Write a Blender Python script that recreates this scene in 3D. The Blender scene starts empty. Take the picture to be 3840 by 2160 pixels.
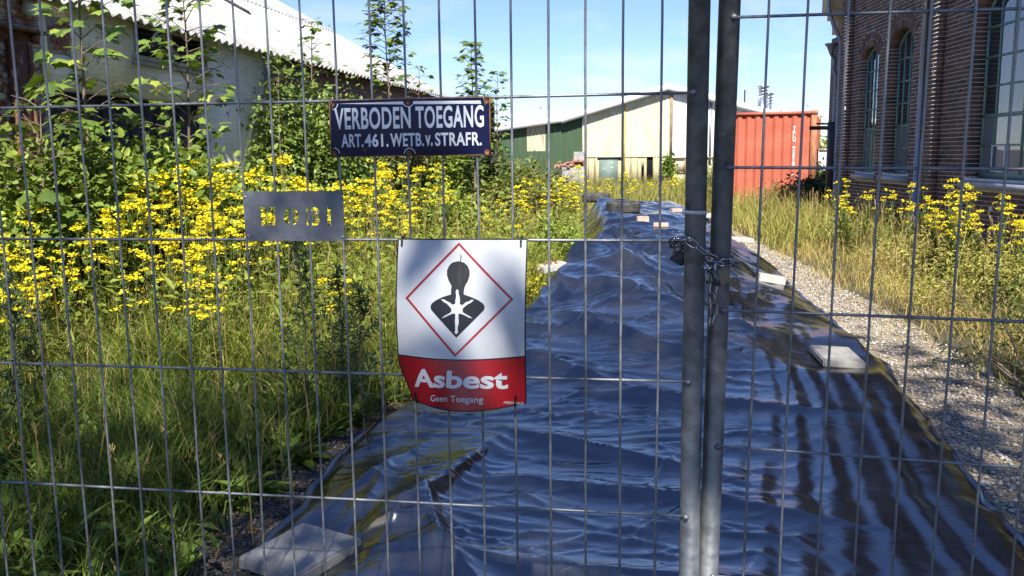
import bpy, bmesh, math, random
import numpy as np
from mathutils import Matrix, Vector

SC = bpy.context.scene
COL = SC.collection
rng = np.random.default_rng(7)
random.seed(7)
R = math.radians

# ------------------------------------------------------------------ camera, sky, sun, exposure
CAM_H = 1.5
cd = bpy.data.cameras.new('camera')
cam = bpy.data.objects.new('camera', cd)
COL.objects.link(cam)
cd.sensor_width = 36.0
cd.lens = 30.94
cd.clip_start = 0.05
cd.clip_end = 3000
cam.matrix_world = Matrix.Translation((0, 0, CAM_H)) @ Matrix.Rotation(R(90 - 8.6), 4, 'X') @ Matrix.Rotation(-0.0125, 4, 'Z')
SC.camera = cam

SUN_EL, SUN_AZ = 48.0, 181.5          # degrees; azimuth from +Y
world = bpy.data.worlds.new('World')
SC.world = world
world.use_nodes = True
wn, wl = world.node_tree.nodes, world.node_tree.links
wn.clear()
w_out = wn.new('ShaderNodeOutputWorld')
w_bg = wn.new('ShaderNodeBackground')
w_bg.inputs['Strength'].default_value = 0.066
w_sky = wn.new('ShaderNodeTexSky')
w_sky.sky_type = 'NISHITA'
w_sky.sun_disc = False
w_sky.sun_elevation = R(SUN_EL)
w_sky.sun_rotation = R(SUN_AZ)
w_sky.air_density = 1.0
w_sky.dust_density = 0.0
w_sky.ozone_density = 1.6
# thin fair-weather clouds low over the horizon, all the way round
w_tc = wn.new('ShaderNodeTexCoord')
w_map = wn.new('ShaderNodeMapping')
w_map.inputs['Scale'].default_value = (3.2, 3.2, 11.0)
w_map.inputs['Location'].default_value = (0.35, 0.1, 0.55)
w_n = wn.new('ShaderNodeTexNoise')
w_n.inputs['Scale'].default_value = 2.1
w_n.inputs['Detail'].default_value = 7
w_n.inputs['Roughness'].default_value = 0.58
w_r = wn.new('ShaderNodeValToRGB')
w_r.color_ramp.elements[0].position = 0.50
w_r.color_ramp.elements[0].color = (0, 0, 0, 1)
w_r.color_ramp.elements[1].position = 0.64
w_r.color_ramp.elements[1].color = (1, 1, 1, 1)
w_sep = wn.new('ShaderNodeSeparateXYZ')
w_band = wn.new('ShaderNodeValToRGB')
for e, (p, c) in zip(w_band.color_ramp.elements, ((0.0, 0.15), (0.24, 0.0))):
    e.position = p
    e.color = (c, c, c, 1)
el = w_band.color_ramp.elements.new(0.07)
el.color = (0.6, 0.6, 0.6, 1)
el = w_band.color_ramp.elements.new(0.14)
el.color = (0.3, 0.3, 0.3, 1)
w_mul = wn.new('ShaderNodeMath')
w_mul.operation = 'MULTIPLY'
w_mix = wn.new('ShaderNodeMix')
w_mix.data_type = 'RGBA'
w_mix.inputs[7].default_value = (4.7, 4.95, 5.2, 1)
wl.new(w_tc.outputs['Generated'], w_map.inputs['Vector'])
wl.new(w_map.outputs['Vector'], w_n.inputs['Vector'])
wl.new(w_n.outputs['Fac'], w_r.inputs['Fac'])
wl.new(w_tc.outputs['Generated'], w_sep.inputs['Vector'])
wl.new(w_sep.outputs['Z'], w_band.inputs['Fac'])
wl.new(w_r.outputs['Color'], w_mul.inputs[0])
wl.new(w_band.outputs['Color'], w_mul.inputs[1])
wl.new(w_mul.outputs['Value'], w_mix.inputs[0])
w_tint = wn.new('ShaderNodeMix')
w_tint.data_type = 'RGBA'
w_tint.blend_type = 'MULTIPLY'
w_tint.inputs[0].default_value = 1.0
w_tint.inputs[7].default_value = (0.56, 0.635, 0.92, 1)
wl.new(w_sky.outputs['Color'], w_tint.inputs[6])
wl.new(w_tint.outputs[2], w_mix.inputs[6])
wl.new(w_mix.outputs[2], w_bg.inputs['Color'])
wl.new(w_bg.outputs['Background'], w_out.inputs['Surface'])

sd = bpy.data.lights.new('sun', 'SUN')
sd.energy = 3.5
sd.angle = R(0.53)
sd.color = (1.0, 0.955, 0.87)
sun = bpy.data.objects.new('sun', sd)
COL.objects.link(sun)
sun_to = Vector((math.sin(R(SUN_AZ)) * math.cos(R(SUN_EL)), math.cos(R(SUN_AZ)) * math.cos(R(SUN_EL)), math.sin(R(SUN_EL))))
sun.rotation_euler = (-sun_to).to_track_quat('-Z', 'Y').to_euler()
sun.location = (0, -20, 25)

SC.view_settings.view_transform = 'Standard'
SC.view_settings.look = 'None'
SC.view_settings.exposure = 1.65
SC.view_settings.gamma = 1.0
SC.view_settings.use_curve_mapping = False
SC.render.engine = 'CYCLES'
SC.cycles.max_bounces = 7
SC.cycles.diffuse_bounces = 3
SC.cycles.glossy_bounces = 3
SC.cycles.transmission_bounces = 4
SC.cycles.transparent_max_bounces = 12
SC.cycles.use_denoising = True
SC.cycles.sample_clamp_indirect = 6.0

# ------------------------------------------------------------------ helpers: meshes
class MB:
    """collects vertices, faces and a per-vertex tint; build() links them as one mesh object"""
    def __init__(self):
        self.v, self.t, self.q, self.c, self.n = [], [], [], [], 0
    def add(self, V, tris=None, quads=None, col=None):
        V = np.asarray(V, float).reshape(-1, 3)
        if tris is not None and len(tris):
            self.t.append(np.asarray(tris, np.int32).reshape(-1, 3) + self.n)
        if quads is not None and len(quads):
            self.q.append(np.asarray(quads, np.int32).reshape(-1, 4) + self.n)
        if col is None:
            col = (1, 1, 1)
        col = np.asarray(col, float)
        if col.ndim == 1:
            col = np.tile(col, (len(V), 1))
        self.c.append(col)
        self.v.append(V)
        self.n += len(V)
        return self
    def box(self, x0, x1, y0, y1, z0, z1, col=None, top=(0, 0)):
        V = [(x0, y0, z0), (x1, y0, z0), (x1, y1, z0), (x0, y1, z0),
             (x0 + top[0], y0 + top[1], z1), (x1 - top[0], y0 + top[1], z1), (x1 - top[0], y1 - top[1], z1), (x0 + top[0], y1 - top[1], z1)]
        return self.add(V, quads=[(3, 2, 1, 0), (4, 5, 6, 7), (0, 1, 5, 4), (1, 2, 6, 5), (2, 3, 7, 6), (3, 0, 4, 7)], col=col)
    def tube(self, pts, rad, seg=8, caps=True, col=None):
        P = np.asarray(pts, float)
        n = len(P)
        rad = np.broadcast_to(np.asarray(rad, float), (n,))
        T = np.gradient(P, axis=0)
        T /= np.linalg.norm(T, axis=1)[:, None] + 1e-12
        ref = np.array([0, 0, 1.0]) if abs(T[0][2]) < 0.9 else np.array([1.0, 0, 0])
        A = np.cross(T, ref)
        A /= np.linalg.norm(A, axis=1)[:, None] + 1e-12
        B = np.cross(T, A)
        a = np.linspace(0, 2 * np.pi, seg, endpoint=False)
        V = (P[:, None, :] + rad[:, None, None] * (np.cos(a)[None, :, None] * A[:, None, :] + np.sin(a)[None, :, None] * B[:, None, :])).reshape(-1, 3)
        i = np.arange(n - 1)[:, None] * seg
        j = np.arange(seg)[None, :]
        k = (j + 1) % seg
        Q = np.stack([i + j, i + k, i + seg + k, i + seg + j], -1).reshape(-1, 4)
        tr = []
        if caps:
            for s in range(1, seg - 1):
                tr.append((0, s + 1, s))
                tr.append(((n - 1) * seg, (n - 1) * seg + s, (n - 1) * seg + s + 1))
        return self.add(V, tris=tr, quads=Q[:, ::-1], col=col)
    def lathe(self, prof, seg=24, centre=(0, 0, 0), axis='Z', col=None):
        prof = np.asarray(prof, float)
        a = np.linspace(0, 2 * np.pi, seg, endpoint=False)
        n = len(prof)
        V = np.zeros((n, seg, 3))
        V[:, :, 0] = prof[:, 0, None] * np.cos(a)
        V[:, :, 1] = prof[:, 0, None] * np.sin(a)
        V[:, :, 2] = prof[:, 1, None]
        V = V.reshape(-1, 3)
        if axis == 'Y':
            V = V[:, [0, 2, 1]]
        if axis == 'X':
            V = V[:, [2, 0, 1]]
        V = V + np.asarray(centre)
        i = np.arange(n - 1)[:, None] * seg
        j = np.arange(seg)[None, :]
        k = (j + 1) % seg
        Q = np.stack([i + j, i + k, i + seg + k, i + seg + j], -1).reshape(-1, 4)
        if axis == 'Y':
            Q = Q[:, ::-1]
        return self.add(V, quads=Q, col=col)
    def grid(self, V, nu, nv, col=None, flip=False):
        i = np.arange(nv - 1)[:, None] * nu
        j = np.arange(nu - 1)[None, :]
        Q = np.stack([i + j, i + j + 1, i + j + 1 + nu, i + j + nu], -1).reshape(-1, 4)
        return self.add(V, quads=Q[:, ::-1] if flip else Q, col=col)
    def mesh(self, name, smooth=False):
        V = np.concatenate(self.v)
        C = np.concatenate(self.c)
        tri = np.concatenate(self.t) if self.t else np.zeros((0, 3), np.int32)
        quad = np.concatenate(self.q) if self.q else np.zeros((0, 4), np.int32)
        me = bpy.data.meshes.new(name)
        me.vertices.add(len(V))
        me.vertices.foreach_set('co', V.astype(np.float32).ravel())
        li = np.concatenate([tri.ravel(), quad.ravel()]).astype(np.int32)
        me.loops.add(len(li))
        me.loops.foreach_set('vertex_index', li)
        ls = np.concatenate([np.arange(len(tri)) * 3, len(tri) * 3 + np.arange(len(quad)) * 4]).astype(np.int32)
        me.polygons.add(len(ls))
        me.polygons.foreach_set('loop_start', ls)
        me.update(calc_edges=True)
        if smooth:
            me.polygons.foreach_set('use_smooth', np.ones(len(ls), bool))
        at = me.color_attributes.new('tint', 'FLOAT_COLOR', 'POINT')
        at.data.foreach_set('color', np.concatenate([C, np.ones((len(C), 1))], 1).astype(np.float32).ravel())
        me.validate()
        return me
    def build(self, name, mat, parent=None, smooth=False):
        me = self.mesh(name, smooth)
        me.materials.append(mat)
        return obj(name, me, parent)

def obj(name, data, parent=None):
    o = bpy.data.objects.new(name, data)
    COL.objects.link(o)
    if parent is not None:
        o.parent = parent
    return o

def tag(o, label, cat=None, group=None, kind=None):
    o['label'] = label
    if cat:
        o['category'] = cat
    if group:
        o['group'] = group
    if kind:
        o['kind'] = kind
    return o

def empty(name, matrix=None, loc=None, rz=0.0):
    o = obj(name, None)
    o.empty_display_size = 0.1
    if matrix is not None:
        o.matrix_world = matrix
    else:
        o.matrix_world = Matrix.Translation(loc) @ Matrix.Rotation(rz, 4, 'Z')
    return o

def frame(origin, ax, ay, az=(0, 0, 1)):
    m = Matrix.Identity(4)
    for r in range(3):
        m[r][0], m[r][1], m[r][2], m[r][3] = ax[r], ay[r], az[r], origin[r]
    return m

# numpy gradient noise
_perm = np.random.default_rng(3).permutation(256)
_perm = np.concatenate([_perm, _perm, _perm])
_ga = np.random.default_rng(4).uniform(0, 2 * np.pi, 256)
_gx, _gy = np.cos(_ga), np.sin(_ga)
def perlin(x, y, seed=0):
    x = np.asarray(x, float) + seed * 17.31
    y = np.asarray(y, float) + seed * 9.73
    xi, yi = np.floor(x).astype(int), np.floor(y).astype(int)
    xf, yf = x - xi, y - yi
    u, v = xf * xf * xf * (xf * (xf * 6 - 15) + 10), yf * yf * yf * (yf * (yf * 6 - 15) + 10)
    def g(ix, iy, dx, dy):
        h = _perm[_perm[ix & 255] + (iy & 255)]
        return _gx[h] * dx + _gy[h] * dy
    a = g(xi, yi, xf, yf)
    b = g(xi + 1, yi, xf - 1, yf)
    c = g(xi, yi + 1, xf, yf - 1)
    d = g(xi + 1, yi + 1, xf - 1, yf - 1)
    return ((a + u * (b - a)) * (1 - v) + (c + u * (d - c)) * v) * 1.5
def sstep(x):
    x = np.clip(x, 0, 1)
    return x * x * (3 - 2 * x)

# 2-D filled shapes and lettering -> flat triangles
def _flat(ob):
    COL.objects.link(ob)
    dg = bpy.context.evaluated_depsgraph_get()
    dg.update()
    me = bpy.data.meshes.new_from_object(ob.evaluated_get(dg))
    V = np.array([v.co[:] for v in me.vertices])
    me.calc_loop_triangles()
    T = np.array([t.vertices[:] for t in me.loop_triangles])
    cu = ob.data
    bpy.data.objects.remove(ob)
    bpy.data.curves.remove(cu)
    bpy.data.meshes.remove(me)
    return V[:, :2], T
def text2d(body, x0, x1, y0, y1, bold=0.0, space=1.0, line=1.0, align='LEFT'):
    cu = bpy.data.curves.new('t', 'FONT')
    cu.body = body
    cu.size = 1
    cu.offset = bold
    cu.space_character = space
    cu.space_line = line
    cu.align_x = align
    cu.resolution_u = 4
    cu.fill_mode = 'BOTH'
    V, T = _flat(bpy.data.objects.new('t', cu))
    lo, hi = V.min(0), V.max(0)
    V = (V - lo) / (hi - lo) * np.array([x1 - x0, y1 - y0]) + np.array([x0, y0])
    return V, T
def shape2d(polys):
    cu = bpy.data.curves.new('s', 'CURVE')
    cu.dimensions = '2D'
    cu.fill_mode = 'BOTH'
    for p in polys:
        sp = cu.splines.new('POLY')
        sp.points.add(len(p) - 1)
        for k, (x, y) in enumerate(p):
            sp.points[k].co = (x, y, 0, 1)
        sp.use_cyclic_u = True
    return _flat(bpy.data.objects.new('s', cu))

# ------------------------------------------------------------------ helpers: materials
def nd(nt, kind, **kw):
    n = nt.nodes.new(kind)
    for k, v in kw.items():
        if k in n.inputs:
            n.inputs[k].default_value = v
        else:
            setattr(n, k, v)
    return n
def ramp(nt, stops):
    n = nt.nodes.new('ShaderNodeValToRGB')
    e = n.color_ramp.elements
    while len(e) < len(stops):
        e.new(0.5)
    for k, (p, c) in enumerate(stops):
        e[k].position = p
        e[k].color = tuple(c) + (1,) if len(c) == 3 else c
    return n
def mix(nt, fac, a, b, blend='MIX'):
    n = nt.nodes.new('ShaderNodeMix')
    n.data_type = 'RGBA'
    n.blend_type = blend
    for s, v in ((0, fac), (6, a), (7, b)):
        if hasattr(v, 'is_output'):
            nt.links.new(v, n.inputs[s])
        else:
            n.inputs[s].default_value = v if s == 0 else (tuple(v) + (1,) if len(v) == 3 else v)
    return n.outputs[2]
def new_mat(name):
    m = bpy.data.materials.new(name)
    m.use_nodes = True
    nt = m.node_tree
    b = nt.nodes['Principled BSDF']
    return m, nt, b
def surf(name, c1, c2=None, scale=8.0, rough=0.7, metal=0.0, spec=0.4, bump=0.0, bscale=None, tint=False, stretch=(1, 1, 1), detail=5, lo=0.35, hi=0.65, bdist=0.01, rvar=0.0, stain=None, stain_amt=0.0, sscale=2.0, slo=0.55, shi=0.7):
    m, nt, b = new_mat(name)
    tc = nd(nt, 'ShaderNodeTexCoord')
    mp = nd(nt, 'ShaderNodeMapping')
    mp.inputs['Scale'].default_value = stretch
    nt.links.new(tc.outputs['Object'], mp.inputs['Vector'])
    no = nd(nt, 'ShaderNodeTexNoise', Scale=scale, Detail=detail, Roughness=0.6)
    nt.links.new(mp.outputs['Vector'], no.inputs['Vector'])
    rp = ramp(nt, ((lo, c1), (hi, c2 or c1)))
    nt.links.new(no.outputs['Fac'], rp.inputs['Fac'])
    c = rp.outputs['Color']
    if stain is not None:
        n2 = nd(nt, 'ShaderNodeTexNoise', Scale=sscale, Detail=8, Roughness=0.65)
        nt.links.new(mp.outputs['Vector'], n2.inputs['Vector'])
        r2 = ramp(nt, ((slo, (0, 0, 0)), (shi, (stain_amt,) * 3)))
        nt.links.new(n2.outputs['Fac'], r2.inputs['Fac'])
        c = mix(nt, r2.outputs['Color'], c, stain)
    if tint:
        at = nd(nt, 'ShaderNodeAttribute', attribute_name='tint')
        c = mix(nt, 1.0, c, at.outputs['Color'], 'MULTIPLY')
    nt.links.new(c, b.inputs['Base Color'])
    b.inputs['Roughness'].default_value = rough
    b.inputs['Metallic'].default_value = metal
    b.inputs['Specular IOR Level'].default_value = spec
    if rvar:
        r3 = ramp(nt, ((0.3, (max(rough - rvar, 0.02),) * 3), (0.7, (min(rough + rvar, 1),) * 3)))
        nt.links.new(no.outputs['Fac'], r3.inputs['Fac'])
        nt.links.new(r3.outputs['Color'], b.inputs['Roughness'])
    if bump:
        nb = nd(nt, 'ShaderNodeTexNoise', Scale=bscale or scale * 4, Detail=6, Roughness=0.6)
        nt.links.new(mp.outputs['Vector'], nb.inputs['Vector'])
        bp = nd(nt, 'ShaderNodeBump', Strength=bump, Distance=bdist)
        nt.links.new(nb.outputs['Fac'], bp.inputs['Height'])
        nt.links.new(bp.outputs['Normal'], b.inputs['Normal'])
    return m
def leafy(name, base=(1, 1, 1), transl=0.35, rough=0.5, spec=0.25, var=0.25):
    """leaf surface: tint attribute times slight mottling, part of the light passes through"""
    m, nt, b = new_mat(name)
    at = nd(nt, 'ShaderNodeAttribute', attribute_name='tint')
    c = mix(nt, 1.0, at.outputs['Color'], base, 'MULTIPLY')
    tc = nd(nt, 'ShaderNodeTexCoord')
    no = nd(nt, 'ShaderNodeTexNoise', Scale=9.0, Detail=3)
    nt.links.new(tc.outputs['Object'], no.inputs['Vector'])
    rp = ramp(nt, ((0.3, (1 - var,) * 3), (0.7, (1 + var,) * 3)))
    nt.links.new(no.outputs['Fac'], rp.inputs['Fac'])
    c = mix(nt, 1.0, c, rp.outputs['Color'], 'MULTIPLY')
    nt.links.new(c, b.inputs['Base Color'])
    b.inputs['Roughness'].default_value = rough
    b.inputs['Specular IOR Level'].default_value = spec
    tr = nd(nt, 'ShaderNodeBsdfTranslucent')
    ct = mix(nt, 1.0, c, (1.25, 1.15, 0.55), 'MULTIPLY')
    nt.links.new(ct, tr.inputs['Color'])
    ms = nd(nt, 'ShaderNodeMixShader')
    ms.inputs[0].default_value = transl
    out = nt.nodes['Material Output']
    nt.links.new(b.outputs[0], ms.inputs[1])
    nt.links.new(tr.outputs[0], ms.inputs[2])
    nt.links.new(ms.outputs[0], out.inputs['Surface'])
    return m

M = {}
M['galv'] = surf('galvanised_steel', (0.125, 0.132, 0.135), (0.25, 0.258, 0.262), scale=26, rough=0.48, metal=0.55, rvar=0.12, bump=0.08, bscale=120, bdist=0.002, stain=(0.24, 0.24, 0.23), stain_amt=0.6, sscale=7)
M['wire'] = surf('galvanised_wire', (0.14, 0.15, 0.16), (0.28, 0.29, 0.30), scale=30, rough=0.45, metal=0.55, rvar=0.15, stain=(0.14, 0.10, 0.07), stain_amt=0.35, sscale=14, slo=0.6, shi=0.75)
M['chain'] = surf('chain_steel', (0.15, 0.152, 0.157), (0.30, 0.30, 0.31), scale=60, rough=0.24, metal=0.9, rvar=0.1)
M['brass_dark'] = surf('darkened_brass', (0.09, 0.07, 0.045), (0.16, 0.13, 0.08), scale=50, rough=0.38, metal=0.7, rvar=0.1)
M['steel_edge'] = surf('padlock_steel', (0.10, 0.11, 0.115), (0.18, 0.19, 0.20), scale=60, rough=0.4, metal=0.8)
M['black_plastic'] = surf('black_plastic', (0.012, 0.012, 0.013), rough=0.4)
M['grey_plastic'] = surf('grey_plastic', (0.50, 0.51, 0.53), rough=0.5)
M['rust'] = surf('rust', (0.10, 0.035, 0.015), (0.28, 0.12, 0.05), scale=60, rough=0.85, bump=0.4, bscale=200, bdist=0.001)

# ------------------------------------------------------------------ the setting: ground and gravel path
def ground_mat():
    m, nt, b = new_mat('soil')
    tc = nd(nt, 'ShaderNodeTexCoord')
    n1 = nd(nt, 'ShaderNodeTexNoise', Scale=1.3, Detail=8, Roughness=0.65)
    n2 = nd(nt, 'ShaderNodeTexNoise', Scale=45.0, Detail=6, Roughness=0.7)
    vo = nd(nt, 'ShaderNodeTexVoronoi', Scale=60.0)
    for n in (n1, n2, vo):
        nt.links.new(tc.outputs['Object'], n.inputs['Vector'])
    r1 = ramp(nt, ((0.35, (0.050, 0.038, 0.024)), (0.5, (0.085, 0.070, 0.045)), (0.66, (0.075, 0.085, 0.030))))
    nt.links.new(n1.outputs['Fac'], r1.inputs['Fac'])
    r2 = ramp(nt, ((0.35, (0.55, 0.55, 0.55)), (0.7, (1.5, 1.45, 1.35))))
    nt.links.new(n2.outputs['Fac'], r2.inputs['Fac'])
    nt.links.new(mix(nt, 1.0, r1.outputs['Color'], r2.outputs['Color'], 'MULTIPLY'), b.inputs['Base Color'])
    b.inputs['Roughness'].default_value = 0.95
    bp = nd(nt, 'ShaderNodeBump', Strength=0.8, Distance=0.02)
    nt.links.new(n2.outputs['Fac'], bp.inputs['Height'])
    nt.links.new(bp.outputs['Normal'], b.inputs['Normal'])
    return m
def gravel_mat():
    m, nt, b = new_mat('gravel')
    tc = nd(nt, 'ShaderNodeTexCoord')
    vo = nd(nt, 'ShaderNodeTexVoronoi', Scale=75.0, Randomness=1.0)
    n1 = nd(nt, 'ShaderNodeTexNoise', Scale=1.7, Detail=6)
    for n in (n1, vo):
        nt.links.new(tc.outputs['Object'], n.inputs['Vector'])
    sep = nd(nt, 'ShaderNodeSeparateColor')
    nt.links.new(vo.outputs['Color'], sep.inputs['Color'])
    r1 = ramp(nt, ((0.0, (0.20, 0.155, 0.10)), (0.5, (0.37, 0.305, 0.215)), (1.0, (0.50, 0.43, 0.33))))
    nt.links.new(sep.outputs['Red'], r1.inputs['Fac'])
    r2 = ramp(nt, ((0.38, (0.62, 0.58, 0.5)), (0.62, (1.05, 1.03, 1.0))))
    nt.links.new(n1.outputs['Fac'], r2.inputs['Fac'])
    nt.links.new(mix(nt, 1.0, r1.outputs['Color'], r2.outputs['Color'], 'MULTIPLY'), b.inputs['Base Color'])
    b.inputs['Roughness'].default_value = 0.9
    bp = nd(nt, 'ShaderNodeBump', Strength=1.0, Distance=0.012)
    bp.invert = True
    nt.links.new(vo.outputs['Distance'], bp.inputs['Height'])
    nt.links.new(bp.outputs['Normal'], b.inputs['Normal'])
    return m
M['soil'] = ground_mat()
M['gravel'] = gravel_mat()

g = MB()
g.add([(-900, -900, 0), (900, -900, 0), (900, 1500, 0), (-900, 1500, 0)], quads=[(0, 1, 2, 3)])
o = g.build('ground', M['soil'])
tag(o, 'bare brown soil under the weeds and grass', kind='structure')

# edges of the sheeting on the ground, as (Y, X)
LE = np.array([(1.2, -0.95), (2.2, -0.96), (3.2, -0.97), (3.38, -0.96), (4.1, -0.9), (4.52, -0.83), (4.87, -0.7), (5.28, -0.59), (8.25, 0.17), (9.57, 0.42), (11.0, 0.62), (11.84, 0.95), (14.3, 1.2), (18.6, 1.5), (21.2, 1.7)])
RE = np.array([(1.2, 1.5), (2.2, 1.72), (3.18, 1.95), (4.05, 2.15), (5.14, 2.39), (6.41, 2.64), (6.99, 2.71), (7.95, 2.89), (9.36, 3.05), (10.78, 3.32), (14.06, 3.72), (15.05, 3.84), (17.78, 4.05), (21.2, 4.25)])
def left_edge(y):
    return np.interp(y, LE[:, 0], LE[:, 1]) + 0.035 * perlin(y * 2.1, 0 * y, 1) + 0.015 * perlin(y * 7.0, 0 * y, 2)
def right_edge(y):
    return np.interp(y, RE[:, 0], RE[:, 1]) + 0.03 * perlin(y * 1.6, 0 * y, 3) + 0.02 * perlin(y * 6.0, 0 * y, 4)

ys = np.linspace(1.0, 19.0, 80)
wd = np.interp(ys, [1.0, 5, 8, 11, 15, 19], [0.85, 0.66, 0.62, 0.50, 0.35, 0.2]) + 0.12 * perlin(ys * 0.9, 0 * ys, 5)
g = MB()
Vg = np.zeros((80, 8, 3))
Vg[:, :, 0] = (right_edge(ys) - 0.4)[:, None] + np.linspace(0, 1, 8)[None, :] * (wd + 0.4)[:, None]
Vg[:, :, 1] = ys[:, None]
Vg[:, :, 2] = 0.004
g.grid(Vg.reshape(-1, 3), 8, 80)
o = g.build('gravel_path', M['gravel'])
tag(o, 'pale gravel path along the right edge of the black sheeting', kind='structure')
ys2 = np.linspace(1.0, 4.6, 30)
g = MB()
Vg = np.zeros((30, 6, 3))
w2 = np.interp(ys2, [1, 3.2, 4.2, 4.6], [1.3, 0.62, 0.25, 0.12]) + 0.1 * perlin(ys2 * 1.4, 0 * ys2, 6)
Vg[:, :, 0] = (left_edge(ys2) + 0.4)[:, None] - np.linspace(0, 1, 6)[None, :] * (w2 + 0.4)[:, None]
Vg[:, :, 1] = ys2[:, None]
Vg[:, :, 2] = 0.004
g.grid(Vg.reshape(-1, 3), 6, 30, flip=True)
M['gravel_dirty'] = surf('dirty_gravel', (0.045, 0.038, 0.03), (0.13, 0.115, 0.095), scale=70, rough=0.95, bump=1.0, bscale=90, bdist=0.015)
o = g.build('gravel_strip', M['gravel_dirty'])
tag(o, 'dirty gravel between the grass and the black sheeting at lower left', kind='structure')

# loose stones lying on both strips: uncountable
def pebbles(name, n, fx0, fx1, y0, y1, label, lo=(0.16, 0.135, 0.11), hi=(0.55, 0.50, 0.43), smin=0.005, smax=0.016):
    y = y0 + (y1 - y0) * rng.random(n) ** 1.35
    a = fx0(y)
    x = a + (fx1(y) - a) * rng.random(n)
    s = smin + (smax - smin) * rng.random(n) ** 2.5
    ang = rng.random(n) * 6.28
    base = np.array([(1, 0, 0), (0, 1, 0), (-1, 0, 0), (0, -1, 0), (0, 0, 0.75), (0, 0, -0.5)], float)
    V = np.tile(base, (n, 1, 1)) * (0.7 + 0.6 * rng.random((n, 6, 1)))
    V[:, :, 0] *= 1.35
    c, sn = np.cos(ang)[:, None], np.sin(ang)[:, None]
    X = V[:, :, 0] * c - V[:, :, 1] * sn
    Y = V[:, :, 0] * sn + V[:, :, 1] * c
    P = np.stack([X, Y, V[:, :, 2]], -1) * s[:, None, None]
    P[:, :, 0] += x[:, None]
    P[:, :, 1] += y[:, None]
    P[:, :, 2] += 0.006 + s[:, None] * 0.3
    f = np.array([(0, 1, 4), (1, 2, 4), (2, 3, 4), (3, 0, 4), (1, 0, 5), (2, 1, 5), (3, 2, 5), (0, 3, 5)])
    T = (f[None] + (np.arange(n) * 6)[:, None, None]).reshape(-1, 3)
    k = rng.random((n, 1))
    col = np.array(lo) * (1 - k) + np.array(hi) * k
    b = MB().add(P.reshape(-1, 3), tris=T, col=np.repeat(col, 6, 0))
    o = b.build(name, M['stone'])
    return tag(o, label, kind='stuff')
M['stone'] = surf('stone', (0.85, 0.85, 0.85), (1, 1, 1), scale=40, rough=0.85, tint=True)
pebbles('gravel', 11000, lambda y: right_edge(y) + 0.02, lambda y: right_edge(y) + np.interp(y, [2, 5, 8, 11, 15], [0.86, 0.70, 0.64, 0.48, 0.28]), 2.4, 14.5, 'loose pale stones of the gravel path')
pebbles('gravel', 3500, lambda y: left_edge(y) - np.interp(y, [2, 3.2, 4.2, 4.7], [1.1, 0.7, 0.3, 0.12]), lambda y: left_edge(y), 2.2, 4.7, 'loose grey stones beside the lower left concrete slab', (0.04, 0.035, 0.03), (0.22, 0.2, 0.17), 0.004, 0.012)

# ------------------------------------------------------------------ the black plastic sheeting
def plat(y):
    return np.interp(y, [1.2, 2.6, 4.0, 5.5, 7.0, 8.4, 9.6, 10.8, 12.0, 15, 19, 21.2], [0.03, 0.035, 0.05, 0.14, 0.27, 0.38, 0.47, 0.38, 0.32, 0.38, 0.40, 0.30])
def seg_d(x, y, a, b):
    ax, ay = a
    bx, by = b
    dx, dy = bx - ax, by - ay
    L = math.hypot(dx, dy)
    t = np.clip(((x - ax) * dx + (y - ay) * dy) / (L * L), -0.15, 1.15)
    side = ((x - ax) * dy - (y - ay) * dx) / L
    d = np.hypot(x - ax - t * dx, y - ay - t * dy)
    return t, d, side
FOLDS = [  # a, b, height, width on one side, width on the other
    ((-0.36, 3.43), (-0.06, 4.25), 0.085, 0.05, 0.30),
    ((-0.36, 3.43), (-0.22, 2.72), 0.11, 0.20, 0.045),
    ((-0.80, 3.12), (-0.42, 3.30), 0.07, 0.12, 0.05),
    ((-0.24, 2.95), (0.02, 2.50), 0.07, 0.05, 0.12),
    ((-0.69, 3.58), (-0.42, 4.22), 0.03, 0.03, 0.10),
    ((-0.84, 3.95), (-0.45, 4.62), 0.018, 0.03, 0.08),
    ((-0.60, 3.40), (-0.55, 4.05), 0.03, 0.03, 0.08),
    ((0.05, 4.30), (1.05, 3.62), 0.055, 0.05, 0.16),
    ((0.10, 3.70), (1.35, 3.25), 0.04, 0.04, 0.14),
    ((-0.15, 2.95), (1.15, 2.72), 0.04, 0.04, 0.13),
    ((0.55, 4.9), (1.75, 4.62), 0.05, 0.05, 0.16),
    ((0.10, 5.6), (0.85, 4.75), 0.07, 0.05, 0.18),
    ((0.30, 6.6), (1.15, 5.6), 0.07, 0.05, 0.2),
    ((0.45, 7.6), (1.30, 6.7), 0.10, 0.07, 0.25),
    ((0.95, 8.4), (1.75, 7.0), 0.09, 0.06, 0.25),
    ((1.55, 8.9), (1.75, 7.6), 0.06, 0.06, 0.15),
    ((0.55, 8.9), (1.25, 9.3), 0.06, 0.10, 0.06),
    ((1.9, 9.2), (2.45, 7.9), 0.06, 0.06, 0.2),
    ((1.1, 11.6), (2.9, 12.3), 0.10, 0.08, 0.35),
    ((1.5, 13.2), (3.2, 13.6), 0.07, 0.08, 0.3),
    ((1.5, 14.4), (3.3, 15.0), 0.06, 0.08, 0.3),
    ((1.9, 16.9), (3.9, 17.6), 0.05, 0.08, 0.3),
    ((2.1, 18.9), (4.0, 19.6), 0.05, 0.08, 0.3),
]
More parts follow.
